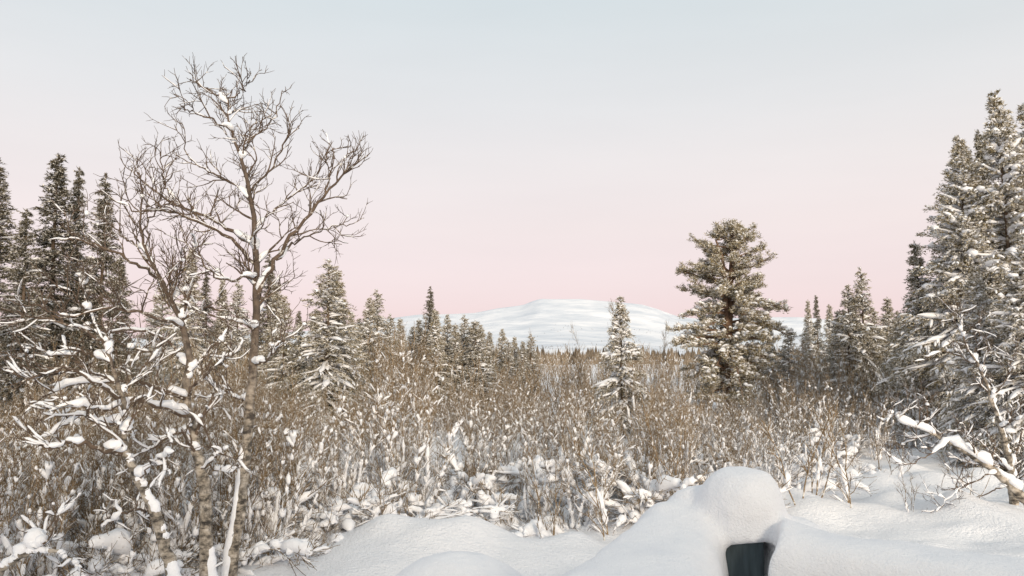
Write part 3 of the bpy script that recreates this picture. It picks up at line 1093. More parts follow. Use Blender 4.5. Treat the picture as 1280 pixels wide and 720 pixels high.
# ------------------------------------------------------------------ the pine
def make_pine():
    rng = np.random.default_rng(41)
    Y0 = 27.0
    k = Y0 / FPX
    z_of = lambda py: unproj(640, py, Y0)[2]
    x_of = lambda px_: (px_ - 914) * k
    tr, fo, sn = MB(), MB(), MB()
    t1 = smooth_path([(x_of(912), 0, -0.2), (x_of(911), 0.05, z_of(430)), (x_of(914), 0, z_of(360)), (x_of(917), -0.05, z_of(310)), (x_of(916), 0, z_of(276))], 24)
    t2 = smooth_path([(x_of(911), 0.05, z_of(420)), (x_of(906), -0.15, z_of(370)), (x_of(904), -0.1, z_of(325)), (x_of(897), 0.0, z_of(300))], 15)
    tr.tube(t1, np.linspace(0.17, 0.03, len(t1)), 8)
    tr.tube(t2, np.linspace(0.10, 0.03, len(t2)), 7)
    # silhouette in the photo: py -> left / right extent
    ys = [276, 285, 305, 325, 345, 358, 372, 390, 410, 430, 450, 475, 510]
    le = [902, 882, 868, 862, 854, 852, 856, 846, 842, 838, 840, 845, 860]
    re = [930, 952, 962, 956, 960, 940, 966, 990, 984, 978, 970, 962, 950]
    A, B, C = [], [], []

    def tuft(c, r, m):
        d = rng.normal(size=(m, 3))
        d[:, 2] = np.abs(d[:, 2]) * 0.7 - 0.15
        d = norm(d)
        b = c + rng.normal(size=(m, 3)) * r * 0.35
        s = norm(np.cross(d, rng.normal(size=(m, 3))))
        A.append(b - s * 0.014)
        B.append(b + s * 0.014)
        C.append(b + d * r * rng.uniform(0.6, 1.2, (m, 1)))

    n = 170
    for i in range(n):
        tier = int(18 * i / n)                     # boughs come in ragged tiers with gaps between them
        py = 278 + (505 - 278) * (tier + 0.5) / 18 + rng.normal() * 2.2
        if 340 < py < 360 and rng.random() < 0.35:
            continue
        zt = z_of(py)
        a = rng.uniform(0, 6.28)
        lx = x_of(np.interp(py, ys, le))
        rxx = x_of(np.interp(py, ys, re))
        cx = 0.5 * (lx + rxx)
        ax = 0.5 * (rxx - lx)
        rad = rng.uniform(0.45, 1.08) * (0.92 + 0.26 * math.sin(tier * 2.3 + 1.7 * math.cos(a) + math.sin(a)))
        end = np.array([cx + ax * rad * math.cos(a), max(ax, 0.6) * 0.9 * rad * math.sin(a), zt])
        drop = rng.uniform(0.15, 0.6) if py < 370 else rng.uniform(-0.25, 0.25)
        src = t1 if (rng.random() < 0.65 or end[0] > x_of(916)) else t2
        i_s = int(np.argmin(np.abs(src[:, 2] - (zt - drop))))
        st = src[i_s]
        mid = 0.5 * (st + end) + rng.normal(size=3) * 0.08 + np.array([0, 0, 0.10 if py > 370 else -0.06])
        P = smooth_path([st, mid, end], 10)
        Ln = np.linalg.norm(end - st)
        tr.tube(P, np.linspace(0.018 + 0.016 * Ln, 0.007, len(P)), 5)
        for q in range(int(6 + 8 * Ln)):
            c, t = at_frac(P, rng.uniform(0.3, 1.0))
            dd = side_dir(t, rng.uniform(0.3, 1.2), rng, 0.0)
            dd[2] = dd[2] * 0.4 + 0.16
            e = c + dd * rng.uniform(0.12, 0.42)
            tr.tube(np.stack([c, 0.5 * (c + e) + rng.normal(size=3) * 0.02, e]), np.array([0.009, 0.007, 0.005]), 3)
            tuft(e, 0.11, 24)
            tuft(0.35 * c + 0.65 * e, 0.09, 14)
            if rng.random() < (0.45 if py < 365 else 0.75):
                sc_ = (0.75 if py < 365 else 1.25) * rng.uniform(0.5, 1.4)
                e2 = e + (e - c) * rng.uniform(0.0, 0.3)
                snow_run(sn, np.stack([c * 0.6 + e * 0.4, e, e2]) + np.array([0, 0, 0.035]), np.full(3, 0.022 * sc_), 0.06 * sc_, rng, 5, 1.0, 5)
    fo.tris(np.concatenate(A), np.concatenate(B), np.concatenate(C))
    return [('trunk', tr.mesh('pine_trunk', M_BARK_PINE)), ('crown', fo.mesh('pine_crown', M_NEEDLE_PINE, False)), ('snow', sn.mesh('pine_snow', M_SNOW_TREE))], Y0


pine, PY = make_pine()
place('pine_tree', pine, 'tall bushy snow-dusted pine with reddish bare trunk gap rising above the thicket', 'pine', ((914 - 640) / FPX * PY, PY, 0))


# ------------------------------------------------------------------ big birches in the foreground
def make_birch(seed, trunk, limbs, base, snow_low, snow_high, z_split, auto_limb=0.22, twig=1.0, r_base=0.09, f_auto=0.3, trunk_snow=0.3, side=None, sp2=0.15, pads=(), z_plaster=3.0, coat=None):
    """trunk, limbs: polylines in world space (limbs: (points, start radius)); base: world point"""
    rng = np.random.default_rng(seed)
    tk, br, tw, sn = MB(), MB(), MB(), MB()
    cush, limb_parts = Pieces(), []
    base = np.asarray(base)

    def thick(z):
        return snow_low + (snow_high - snow_low) * np.clip((z - z_split + 0.6) / 1.2, 0, 1)

    T = smooth_path(np.asarray(trunk) - base, 48)
    n = len(T)
    T[1:-1] += rng.normal(size=(n - 2, 3)) * 0.006
    RT = r_base * (1 - np.linspace(0, 1, n)) ** 1.45 + 0.006
    RT *= 1 + rng.normal(size=n) * 0.04
    tk.tube(T, RT, 10)

    def l4(P, sp):
        L = np.linalg.norm(np.diff(P, axis=0), axis=1).sum()
        for i in range(max(1, int(L / sp))):
            c, t = at_frac(P, rng.uniform(0.2, 1.0))
            tw.tube(grow(c, side_dir(t, rng.uniform(0.4, 1.0), rng, 0.12), rng.uniform(0.05, 0.15) * twig, 3, 0.2, 0.05, rng), np.array([0.0033, 0.0026, 0.0018]), 3)

    def l3(P, sp, lf=1.0):
        L = np.linalg.norm(np.diff(P, axis=0), axis=1).sum()
        for i in range(max(2, int(L / sp))):
            f = rng.uniform(0.12, 1.0)
            c, t = at_frac(P, f)
            l = rng.uniform(0.12, 0.36) * twig * lf
            P3 = grow(c, side_dir(t, rng.uniform(0.45, 1.05), rng, 0.16), l, 5, 0.22, 0.06, rng)
            tw.tube(P3, np.linspace(0.0052, 0.0024, 5), 3)
            l4(P3, 0.07)
            th = thick(c[2])
            if rng.random() < min(0.75, th * 9) and abs((P3[-1] - P3[0])[2]) / l < 0.8:
                j0 = int(rng.integers(3, 6))
                snow_run(sn, P3[:j0], np.full(j0, 0.004), min(0.020, th * 0.4) * rng.uniform(0.6, 1.4), rng, 5)
            if rng.random() < th * 1.0:
                w = rng.uniform(0.012, 0.03)
                sn.blob(c + np.array([0, 0, w * 0.5]), (w * 1.3, w, w * rng.uniform(0.8, 1.6)), rng, 1)

    def l2(P, R, sp, lf=1.0):
        L = np.linalg.norm(np.diff(P, axis=0), axis=1).sum()
        for i in range(max(3, int(L / sp))):
            f = rng.uniform(0.15, 1.0) ** 0.85
            c, t = at_frac(P, f)
            l = rng.uniform(0.2, 0.6) * twig * lf * (1.15 - 0.7 * f)
            P2 = grow(c, side_dir(t, rng.uniform(0.5, 1.0), rng, 0.22), l, 7, 0.19, 0.07, rng)
            R2 = np.linspace(min(0.011, 0.6 * np.interp(f, np.linspace(0, 1, len(R)), R) + 0.002), 0.0035, 7)
            br.tube(P2, R2, 5)
            th = thick(c[2])
            snow_on(sn, P2, R2, th * 0.55, min(0.8, 0.1 + th * 7), rng, 0.05, 6, 0.8, 0.9)
            l3(P2, 0.075, lf)

    all_l = []
    for pts_, r in limbs:
        P = smooth_path(np.asarray(pts_) - base, 20)
        P[1:-1] += rng.normal(size=(len(P) - 2, 3)) * 0.012
        all_l.append((P, r * 0.78))
    LT = np.linalg.norm(np.diff(T, axis=0), axis=1).sum()
    for i in range(int(LT * (1 - f_auto) / auto_limb)):
        f = f_auto + (1 - f_auto) * rng.random() * 0.98
        c, t = at_frac(T, f)
        l = rng.uniform(0.4, 1.0) * (1.15 - 0.92 * f) * twig
        P = grow(c, side_dir(t, rng.uniform(0.7, 1.25), rng, 0.12), l, 10, 0.14, 0.07, rng)
        all_l.append((P, 0.35 * np.interp(f, np.linspace(0, 1, n), RT) + 0.004))
    for P, r in all_l:
        R = np.linspace(r, 0.005, len(P))
        lm = MB()
        lm.tube(P, R, 6)
        limb_parts.append(lm)
        th = float(thick(P[len(P) // 2, 2]))
        snow_on(cush if th > 0.03 else sn, P, R, th * 0.85, min(0.85, 0.35 + th * 7), rng, 0.06, 8, 0.7)
        l2(P, R, sp2)
        # clump in the crotch
        if rng.random() < 0.3 + th * 7:
            w = 0.4 * th + 0.02
            snow_run(cush, P[0:4], np.full(4, r * 1.3), w * 2.0, rng, 8, 1.1, 8)
    if coat:                                       # wind-blown snow stuck to one side of the lower trunk
        a_, b_ = int(coat[0] * (n - 1)), int(coat[1] * (n - 1)) + 1
        sg, _l = resample(T[a_:b_], 40)
        Rs = np.interp(np.linspace(coat[0], coat[1], 40), np.linspace(0, 1, n), RT)
        lu = rng.uniform(0.7, 1.08, 40)
        lu[1:-1] = 0.3 * lu[:-2] + 0.4 * lu[1:-1] + 0.3 * lu[2:]
        lu[-4:] *= np.array([0.8, 0.6, 0.4, 0.1])
        sd_ = np.asarray(coat[2]) / np.linalg.norm(coat[2])
        cush.tube(sg + sd_[None, :] * (Rs * 0.48)[:, None], Rs * 0.88 * lu, 9)
    for f0, f1, tk_ in pads:
        a_, b_ = int(f0 * (n - 1)), int(f1 * (n - 1)) + 1
        sg, _l = resample(T[a_:b_], 14)
        snow_run(cush, sg, np.interp(np.linspace(f0, f1, 14), np.linspace(0, 1, n), RT), tk_, rng, 12, 0.9)
    # snow plastered along the trunk, on the upper side of its lean
    m = 0
    while m < n - 3:
        z = T[m, 2]
        if rng.random() < trunk_snow * (1.4 if z < z_plaster else 0.12):
            j = min(n, m + int(rng.integers(3, 7)))
            seg = T[m:j]
            tng = norm((seg[-1] - seg[0])[None, :])[0]
            up = np.array([0, 0, 1.0]) - tng * tng[2]
            if side is not None:
                up = up * 1.5 + np.asarray(side)
            if np.linalg.norm(up) > 0.02:
                up = up / np.linalg.norm(up)
                nn = 11
                Rs = np.interp(np.linspace(0, 1, nn), np.linspace(0, 1, j - m), RT[m:j])
                sg, _l = resample(seg, nn)
                ss_ = np.linspace(0, 1, nn)
                lump = rng.uniform(0.55, 1.25, nn)
                lump[1:-1] = 0.25 * lump[:-2] + 0.5 * lump[1:-1] + 0.25 * lump[2:]
                pr = np.minimum(1, np.minimum(ss_, 1 - ss_) * 7 + 0.02) ** 0.4 * lump
                r = (Rs * 0.72 + 0.14 * float(thick(z))) * pr
                cush.tube(sg + up[None, :] * (Rs * 0.42)[:, None] + rng.normal(size=(nn, 3)) * 0.004, r, 8)
            m = j + int(rng.integers(-1, 2))
        else:
            m += 1
    l3(T[int(n * 0.5):], 0.09)
    return [('trunk', tk.mesh('birch_trunk', M_BIRCH))] + [('limb', m_.mesh('birch_limb', M_TWIG_HERO)) for m_ in limb_parts] + [
            ('snow_cushion', m_.mesh('birch_snow_cushion', M_SNOW_TREE)) for m_ in cush.items] + [('branches', br.mesh('birch_branches', M_TWIG_HERO)),
            ('twigs', tw.mesh('birch_twigs', M_TWIG_HERO)), ('snow', sn.mesh('birch_snow', M_SNOW_TREE))]


def U(Y0, pts_):
    """pixel polyline with depth offsets -> world points"""
    return [unproj(p[0], p[1], Y0 + (p[2] if len(p) > 2 else 0)) for p in pts_]


# tall birch
YA = 8.4
trunkA = U(YA, [(286, 735), (298, 640), (310, 545), (317, 450), (321, 370), (318, 300), (313, 245), (300, 195), (288, 160), (285, 138), (290, 112)])
limbsA = [(U(YA, p), r) for p, r in [
    ([(322, 368), (345, 325, -0.1), (372, 285, -0.2), (405, 245, -0.3), (432, 215, -0.35), (462, 192, -0.4)], 0.036),
    ([(345, 325, -0.1), (375, 300, 0.1), (410, 285, 0.2), (438, 280, 0.3)], 0.016),
    ([(405, 245, -0.3), (412, 215, -0.3), (418, 185, -0.2)], 0.012),
    ([(319, 310), (285, 285, 0.3), (250, 268, 0.5), (215, 252, 0.6), (180, 228, 0.7), (162, 210, 0.8)], 0.030),
    ([(319, 330), (288, 300, -0.3), (248, 275, -0.5), (210, 262, -0.7), (175, 262, -0.8), (140, 250, -0.9)], 0.028),
    ([(215, 252, 0.6), (205, 220, 0.6), (200, 190, 0.7)], 0.014),
    ([(317, 290), (340, 265, 0.4), (365, 245, 0.6), (392, 222, 0.8), (408, 190, 0.9)], 0.022),
    ([(314, 250), (290, 228, 0.2), (262, 215, 0.3), (238, 195, 0.4), (226, 168, 0.4)], 0.018),
    ([(312, 240), (335, 215, -0.2), (352, 185, -0.3), (362, 160, -0.4)], 0.018),
    ([(300, 195), (320, 170, 0.2), (342, 150, 0.3), (352, 118, 0.4)], 0.015),
    ([(292, 165), (262, 148, -0.2), (242, 142, -0.2), (226, 132, -0.3)], 0.015),
    ([(286, 130), (262, 112, 0.2), (250, 108, 0.3), (243, 104, 0.3)], 0.013),
    ([(286, 125), (300, 115, -0.1), (308, 106, -0.2), (312, 100, -0.2)], 0.010),
    ([(320, 345), (290, 350, -0.5), (262, 338, -0.8), (240, 312, -1.0)], 0.022),
    ([(321, 410), (295, 402, -0.3), (262, 395, -0.4), (230, 380, -0.5)], 0.022),
    ([(318, 455), (335, 450, -0.3), (348, 430, -0.5), (356, 410, -0.5)], 0.018),
    ([(313, 500), (292, 495, 0.3), (270, 480, 0.4)], 0.016),
]]
bA = np.array([trunkA[0][0], YA, 0.0])
pA = make_birch(61, trunkA, limbsA, bA, 0.055, 0.022, 3.1, 0.2, 0.86, 0.066, 0.35, 0.1, side=(-0.8, -0.5, 0), z_plaster=3.0, coat=(0.0, 0.22, (-0.9, -0.45, 0)))
place('birch_tree', pA, 'tallest bare birch with forked spreading crown against the sky on the left', 'birch', bA, group='bare foreground birches')

# middle birch
YB = 7.8
trunkB = U(YB, [(260, 740), (258, 660), (254, 600), (243, 552), (233, 500), (236, 450), (228, 405), (214, 375), (198, 345), (182, 312), (176, 280), (178, 240), (172, 215)])
limbsB = [(U(YB, p), r) for p, r in [
    ([(233, 500), (205, 488, -0.2), (170, 478, -0.4), (120, 478, -0.6), (75, 485, -0.8), (35, 505, -1.0)], 0.034),
    ([(235, 520), (200, 508, -0.4), (165, 500, -0.6), (130, 512, -0.7), (95, 505, -0.9), (60, 515, -1.0)], 0.030),
    ([(236, 460), (222, 440, 0.2), (200, 420, 0.3), (165, 412, 0.4), (120, 415, 0.5), (70, 402, 0.6)], 0.026),
    ([(240, 540), (215, 545, 0.3), (190, 560, 0.4), (160, 575, 0.4)], 0.022),
    ([(233, 495), (255, 470, -0.3), (275, 452, -0.5), (292, 440, -0.6)], 0.022),
    ([(226, 400), (250, 385, 0.2), (280, 388, 0.3), (310, 400, 0.3)], 0.022),
    ([(200, 350), (170, 330, -0.3), (135, 312, -0.5), (95, 300, -0.6), (60, 300, -0.6)], 0.022),
    ([(184, 318), (160, 300, 0.3), (138, 280, 0.4), (118, 268, 0.5)], 0.014),
    ([(216, 378), (225, 345, 0.2), (232, 315, 0.3), (238, 290, 0.3)], 0.014),
    ([(228, 410), (190, 395, -0.5), (140, 385, -0.8), (85, 395, -1.0), (40, 380, -1.2)], 0.022),
    ([(178, 290), (195, 262, 0.2), (205, 235, 0.2)], 0.012),
    ([(250, 590), (270, 570, -0.2), (285, 560, -0.3)], 0.014),
]]
bB = np.array([trunkB[0][0], YB, 0.0])
pB = make_birch(62, trunkB, limbsB, bB, 0.08, 0.02, 2.3, 0.26, 0.95, 0.064, 0.2, 0.12, side=(0.6, 0, 0), sp2=0.19, z_plaster=2.3)
place('birch_tree', pB, 'crooked middle birch with snow-laden limbs reaching left', 'birch', bB, group='bare foreground birches')

# left leaning birch, thick with snow
YC = 7.0
trunkC = U(YC, [(222, 750), (210, 700), (198, 655), (180, 612), (163, 580), (154, 555), (157, 520), (150, 485), (138, 450), (128, 425), (112, 385), (98, 345)])
limbsC = [(U(YC, p), r) for p, r in [
    ([(154, 565), (130, 562, -0.2), (105, 553, -0.3), (82, 552, -0.4), (62, 562, -0.5), (40, 545, -0.5)], 0.034),
    ([(156, 530), (130, 528, 0.3), (100, 520, 0.4), (70, 540, 0.4), (35, 552, 0.4)], 0.026),
    ([(152, 495), (120, 480, -0.3), (80, 462, -0.5), (40, 470, -0.6), (5, 462, -0.6)], 0.024),
    ([(140, 455), (105, 440, 0.2), (65, 445, 0.3), (25, 432, 0.4)], 0.020),
    ([(130, 430), (100, 410, -0.2), (60, 398, -0.2), (20, 402, -0.3)], 0.018),
    ([(152, 490), (172, 470, 0.2), (188, 445, 0.3)], 0.016),
    ([(175, 600), (195, 575, -0.3), (218, 565, -0.5)], 0.016),
    ([(190, 640), (170, 635, 0.3), (150, 645, 0.4), (128, 660, 0.5)], 0.018),
]]
bC = np.array([trunkC[0][0], YC, 0.0])
pC = make_birch(63, trunkC, limbsC, bC, 0.075, 0.03, 2.2, 0.3, 0.85, 0.058, 0.25, 0.6, side=(0.5, -0.5, 0.3), sp2=0.18, z_plaster=1.9)
place('birch_tree', pC, 'left leaning birch with trunk and limbs thickly plastered in snow', 'birch', bC, group='bare foreground birches')

# bowed stem low at the left edge
YD = 6.6
trunkD = U(YD, [(-30, 790), (-20, 740), (10, 705), (40, 690), (70, 690), (95, 705), (108, 725)])
bD = np.array([trunkD[0][0], YD, 0.0])
pD = make_birch(64, trunkD, [(U(YD, [(40, 690), (60, 660, 0.2), (75, 635, 0.3)]), 0.012)], bD, 0.12, 0.12, 3.0, 0.5, 0.6, 0.045, 0.3, 1.0)
place('birch_tree', pD, 'small birch stem bowed into an arch under snow at bottom left corner', 'birch', bD, group='bare foreground birches')

# right: leaning trunk under thick snow, and its upright neighbours
YE = 12.2
trunkE = U(YE, [(1300, 645), (1275, 618), (1245, 590), (1215, 570), (1185, 552), (1155, 538), (1128, 527), (1105, 512)])
limbsE = [(U(YE, p), r) for p, r in [
    ([(1245, 590), (1222, 600, -0.2), (1195, 615, -0.3), (1170, 640, -0.4)], 0.016),
    ([(1215, 570), (1200, 595, 0.3), (1190, 620, 0.4)], 0.012),
    ([(1260, 605), (1225, 620, 0.2), (1185, 640, 0.2)], 0.014),
    ([(1185, 552), (1160, 570, -0.2), (1135, 580, -0.3), (1110, 570, -0.4)], 0.014),
]]
bE = np.array([trunkE[0][0], YE, 0.0])
pE = make_birch(65, trunkE, limbsE, bE, 0.07, 0.07, 9.0, 0.3, 0.9, 0.085, 0.15, 0.15, pads=((0.16, 0.30, 0.15), (0.31, 0.60, 0.20), (0.66, 0.92, 0.15)))
place('birch_tree', pE, 'birch leaning far over under a thick snow cushion at right', 'birch', bE, group='bare foreground birches')

YF = 13.0
trunkF = U(YF, [(1268, 650), (1266, 610), (1258, 560), (1240, 500), (1222, 455), (1205, 425), (1200, 380)])
limbsF = [(U(YF, p), r) for p, r in [
    ([(1262, 585), (1275, 550, 0.2), (1285, 505, 0.3), (1290, 450, 0.3)], 0.024),
    ([(1240, 500), (1258, 470, -0.2), (1270, 440, -0.3)], 0.016),
    ([(1222, 455), (1205, 450, 0.2), (1185, 440, 0.3), (1160, 445, 0.3)], 0.016),
    ([(1262, 590), (1235, 560, -0.3), (1200, 540, -0.4), (1165, 545, -0.5)], 0.016),
]]
bF = np.array([trunkF[0][0], YF, 0.0])
pF = make_birch(66, trunkF, limbsF, bF, 0.06, 0.03, 3.0, 0.3, 0.9, 0.075, 0.15, 0.6)
place('birch_tree', pF, 'upright thin birch at the right edge behind the snow-cushioned leaning one', 'birch', bF, group='bare foreground birches')

# extra foreground brush beneath the birches on the left
for i in range(16):
    px = [20, 60, 110, 150, 190, 235, 280, 320, 350, 30, 90, 130, 300, 335, 5, 170][i]
    Yd = [8.6, 7.6, 8.9, 7.9, 9.3, 8.8, 9.6, 9.2, 9.9, 9.6, 9.9, 10.2, 10.4, 10.8, 7.4, 10.4][i]
    x = (px - 640) / FPX * Yd
    s = rs.uniform(0.6, 0.82)
    kind = BENT if i % 3 == 0 else SHRUBS
    if kind is BENT:
        place('snow_bent_bush', BENT[i % 4], 'low snow-bowed bush in ' + where(px, Yd), 'bush',
              (x, Yd, float(ground_h(x, Yd))), rs.uniform(0, 6.28), (s * 1.3,) * 3, G_BENT)
    else:
        place('bare_shrub', SHRUBS[i % 7], 'bare twiggy shrub in ' + where(px, Yd), 'shrub',
              (x, Yd, float(ground_h(x, Yd))), rs.uniform(0, 6.28), (s, s, s), G_SHRUB)


# ------------------------------------------------------------------ the deck railing under its snow
def prism_box(mb, c, ax, ay, az):
    c = np.asarray(c, float)
    v = []
    for sz_ in (-1, 1):
        for sx_, sy_ in ((-1, -1), (1, -1), (1, 1), (-1, 1)):
            v.append(c + np.asarray(ax) * sx_ + np.asarray(ay) * sy_ + np.asarray(az) * sz_)
    mb.add(np.array(v), q=[[0, 3, 2, 1], [4, 5, 6, 7], [0, 1, 5, 4], [1, 2, 6, 5], [2, 3, 7, 6], [3, 0, 4, 7]])


def box_mesh(name, c, ax, ay, az, mat, bev=0.004):
    import bmesh
    mb = MB()
    prism_box(mb, c, ax, ay, az)
    me = mb.mesh(name, mat, False)
    bm = bmesh.new()
    bm.from_mesh(me)
    bmesh.ops.bevel(bm, geom=list(bm.edges), offset=bev, segments=2, affect='EDGES')
    bm.to_mesh(me)
    bm.free()
    return me


def capped(mb, P, ru, rv, k=36, sq=1.0):
    """closed tube with rounded ends"""
    P = np.asarray(P, float)
    n = len(P)
    T = norm(np.gradient(P, axis=0))
    Uv = norm(np.cross(T, np.array([0, 0, 1.0])))
    W = np.cross(Uv, T)
    a = np.arange(k) * 2 * math.pi / k
    ca, sa = np.sign(np.cos(a)) * np.abs(np.cos(a)) ** sq, np.sign(np.sin(a)) * np.abs(np.sin(a)) ** sq
    v = P[:, None, :] + Uv[:, None, :] * (ru[:, None] * ca)[..., None] + W[:, None, :] * (rv[:, None] * sa)[..., None]
    v = v.reshape(-1, 3)
    i = np.arange(n - 1)[:, None] * k
    j = np.arange(k)[None, :]
    j2 = (j + 1) % k
    q = np.stack([i + j, i + j2, i + k + j2, i + k + j], -1).reshape(-1, 4)
    c0, c1 = len(v), len(v) + 1
    v = np.vstack([v, P[0], P[-1]])
    jj = np.arange(k)
    t = np.concatenate([np.stack([np.full(k, c0), (jj + 1) % k, jj], 1), np.stack([np.full(k, c1), (n - 1) * k + jj, (n - 1) * k + (jj + 1) % k], 1)])
    mb.add(v, q=q, t=t)


def remeshed(name, mb, voxel, smooth_it, mat):
    me = mb.mesh(name + '_raw', mat)
    o_ = bpy.data.objects.new(name + '_raw', me)
    COL.objects.link(o_)
    m1 = o_.modifiers.new('remesh', 'REMESH')
    m1.mode = 'VOXEL'
    m1.voxel_size = voxel
    m1.use_smooth_shade = True
    m2 = o_.modifiers.new('smooth', 'SMOOTH')
    m2.factor = 0.5
    m2.iterations = smooth_it
    dg = bpy.context.evaluated_depsgraph_get()
    out = bpy.data.meshes.new_from_object(o_.evaluated_get(dg))
    out.name = name
    co_ = np.empty(len(out.vertices) * 3, np.float32)
    out.vertices.foreach_get('co', co_)
    co_ = co_.reshape(-1, 3)
    rq = np.random.default_rng(17)
    for wl, amp in ((0.30, 0.006), (0.16, 0.004), (0.08, 0.002), (0.045, 0.0012), (0.028, 0.0007)):
        for _q in range(4):
            kv = norm(rq.normal(size=(1, 3)))[0] * 6.283 / wl
            co_ = co_ + (np.sin(co_ @ kv + rq.uniform(0, 6.28)) * amp * 0.5)[:, None] * norm(rq.normal(size=(1, 3)))
    out.vertices.foreach_set('co', co_.astype(np.float32).ravel())
    bpy.data.objects.remove(o_)
    out.materials.clear()
    out.materials.append(mat)
    out.polygons.foreach_set('use_smooth', np.ones(len(out.polygons), bool))
    return out


CX, CY = 0.553, 1.93                       # corner post
fence = thing('deck_railing', 'dark painted deck railing corner buried under smooth thick snow at lower right', 'railing', (CX, CY, 0))
dl = np.array([-0.44, -0.90, 0])           # direction of the left rail (towards the viewer)
dr = np.array([0.90, -0.436, 0])           # direction of the right rail
dl /= np.linalg.norm(dl)
dr /= np.linalg.norm(dr)
ol = np.array([-0.138, 0.028, 0])           # where the rails meet the post
orr = np.array([0.032, -0.12, 0])
pl = np.array([-dl[1], dl[0], 0])
pr_ = np.array([-dr[1], dr[0], 0])
pd = np.array([0.98, -0.2, 0])
pd2 = np.array([0.2, 0.98, 0])
link('post', box_mesh('post', (-0.022, 0, 0.98), pd * 0.062, pd2 * 0.062, (0, 0, 1.01), M_PAINT), fence)
for d_, p_, L_, o_ in ((dl, pl, 1.5, ol), (dr, pr_, 1.9, orr)):
    c_ = o_ + d_ * (0.02 + L_ / 2)
    link('rail', box_mesh('rail', c_ + np.array([0, 0, 1.77]), d_ * L_ / 2, p_ * 0.06, (0, 0, 0.02), M_PAINT), fence)
    link('rail', box_mesh('rail', c_ + np.array([0, 0, 1.25]), d_ * L_ / 2, p_ * 0.02, (0, 0, 0.045), M_PAINT), fence)
    for e_ in (L_,):
        link('post', box_mesh('post', o_ + d_ * (e_ + 0.1) + np.array([0, 0, 0.9]), pd * 0.05, pd2 * 0.05, (0, 0, 0.88), M_PAINT), fence)
sb = MB()
# left ridge
s_ = np.linspace(0, 1, 30)
tl_ = 0.0 + 1.45 * s_
zt_ = np.interp(tl_, [0.0, 0.1, 0.25, 0.4, 0.6, 0.9, 1.6], [2.045, 2.02, 1.998, 1.988, 1.98, 1.975, 1.96])   # snow top
rv_ = (zt_ - 1.74) / 2
ru_ = np.interp(tl_, [0.0, 0.1, 0.4, 1.6], [0.105, 0.125, 0.17, 0.19])
capped(sb, ol + dl[None, :] * tl_[:, None] + np.array([0, 0, 1.0]) * (1.74 + rv_)[:, None], ru_, rv_, sq=0.62)
# right ridge
tr_ = 0.0 + 1.75 * s_
zt_ = np.interp(tr_, [0.0, 0.08, 0.2, 0.35, 0.6, 0.9, 1.9], [2.03, 2.015, 2.003, 1.997, 1.995, 1.99, 1.97])
rv_ = (zt_ - 1.74) / 2
ru_ = np.interp(tr_, [0.0, 0.1, 0.3, 1.9], [0.105, 0.11, 0.12, 0.14])
capped(sb, orr + dr[None, :] * tr_[:, None] + np.array([0, 0, 1.0]) * (1.74 + rv_)[:, None], ru_, rv_, sq=0.62)
# cap on the post
a_ = np.linspace(0, math.pi, 18)
zc = np.linspace(0, 1, 14)


def dome(mb, c, rx_, ry_, z0, z1, flat=2.6, k=32):
    v, q = [], []
    n_ = 16
    zz_ = np.linspace(0, 1, n_)
    for z_ in zz_:
        w = (1 - z_ ** flat) ** (1 / flat) if z_ < 1 else 0.001
        a__ = np.arange(k) * 2 * math.pi / k
        v.append(np.stack([c[0] + rx_ * w * np.cos(a__), c[1] + ry_ * w * np.sin(a__), np.full(k, z0 + (z1 - z0) * z_)], 1))
    v = np.concatenate(v)
    i = np.arange(n_ - 1)[:, None] * k
    j = np.arange(k)[None, :]
    j2 = (j + 1) % k
    q = np.stack([i + j, i + j2, i + k + j2, i + k + j], -1).reshape(-1, 4)
    jj = np.arange(k)
    cc = len(v)
    v = np.vstack([v, [c[0], c[1], z0]])
    mb.add(v, q=q, t=np.stack([np.full(k, cc), (jj + 1) % k, jj], 1))


dome(sb, (-0.002, 0.01), 0.104, 0.110, 1.972, 2.134, 2.7)
dome(sb, (-0.155, 0.04), 0.13, 0.11, 1.85, 2.06, 2.0)
dome(sb, (-0.09, 0.08), 0.12, 0.08, 1.85, 2.09, 2.0)
dome(sb, (0.125, -0.01), 0.10, 0.11, 1.85, 2.022, 2.0)
link('snow_cap', remeshed('rail_snow', sb, 0.011, 8, M_SNOW_NEAR), fence)

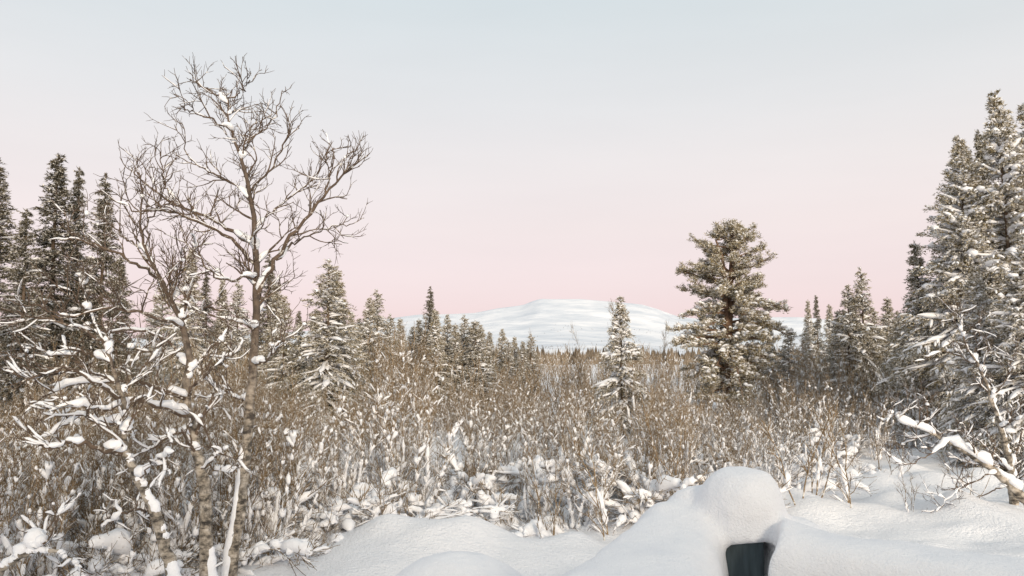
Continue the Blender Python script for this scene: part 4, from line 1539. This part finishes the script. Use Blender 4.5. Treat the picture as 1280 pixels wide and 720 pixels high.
# second post further left, seen only as a white dome at the lower edge
PX2, PY2 = unproj(573, 690, 2.7)[0], 2.7
post2 = thing('stair_post', 'post hidden under a smooth round dome of snow at the bottom edge', 'post', (PX2, PY2, 0))
zt2 = unproj(573, 691, 2.7)[2]
link('post', box_mesh('post', (0, 0, (zt2 - 0.2) / 2), (0.05, 0, 0), (0, 0.05, 0), (0, 0, (zt2 - 0.2) / 2), M_PAINT), post2)
sb2 = MB()
dome(sb2, (0, 0), 0.27, 0.25, zt2 - 0.24, zt2, 2.1)
link('snow_cap', remeshed('post_snow', sb2, 0.01, 8, M_SNOW_NEAR), post2)


# ------------------------------------------------------------------ unseen timber house, added behind the viewer to shade the railing
def plank_mat():
    m, n, b = new_mat('stained_boards')
    co = obj_coord(n)
    mp = n.nodes.new('ShaderNodeMapping')
    mp.inputs['Scale'].default_value = (0.6, 14, 14)
    n.links.new(co, mp.inputs['Vector'])
    f = noise_tex(n, 2, 5, mp.outputs[0])
    n.links.new(ramp(n, f, [(0.3, (0.12, 0.08, 0.055)), (0.75, (0.24, 0.17, 0.115))]), b.inputs['Base Color'])
    b.inputs['Roughness'].default_value = 0.75
    return m


M_PLANK = plank_mat()
cab = thing('shade_cabin', 'unseen brown timber house with snowy roof, added behind the deck for shade', 'shade_cabin', (0.5, -4.1, 0))
W2 = 6.0
for i in range(15):
    link('board', box_mesh('board', (0, -0.02 - 0.002 * (i % 2), 0.11 + i * 0.2), (W2, 0, 0), (0, 0.03, 0), (0, 0, 0.097), M_PLANK), cab)
link('wall', box_mesh('wall', (0, -2.6, 1.5), (W2 - 0.05, 0, 0), (0, 2.5, 0), (0, 0, 1.5), M_PLANK), cab)
for sgn in (1, -1):
    yc = -2.6 + sgn * 1.55
    sl = np.array([0, sgn * 1.62, -0.62])
    nn_ = norm(np.array([[0, sgn * 0.62, 1.62]]))[0]
    link('roof', box_mesh('roof', (0, yc, 3.55), (W2 + 0.4, 0, 0), sl, nn_ * 0.05, M_PAINT), cab)
    link('roof_snow', box_mesh('roof_snow', np.array([0, yc, 3.55]) + nn_ * 0.22, (W2 + 0.35, 0, 0), sl * 0.99, nn_ * 0.165, M_SNOW_NEAR, 0.08), cab)
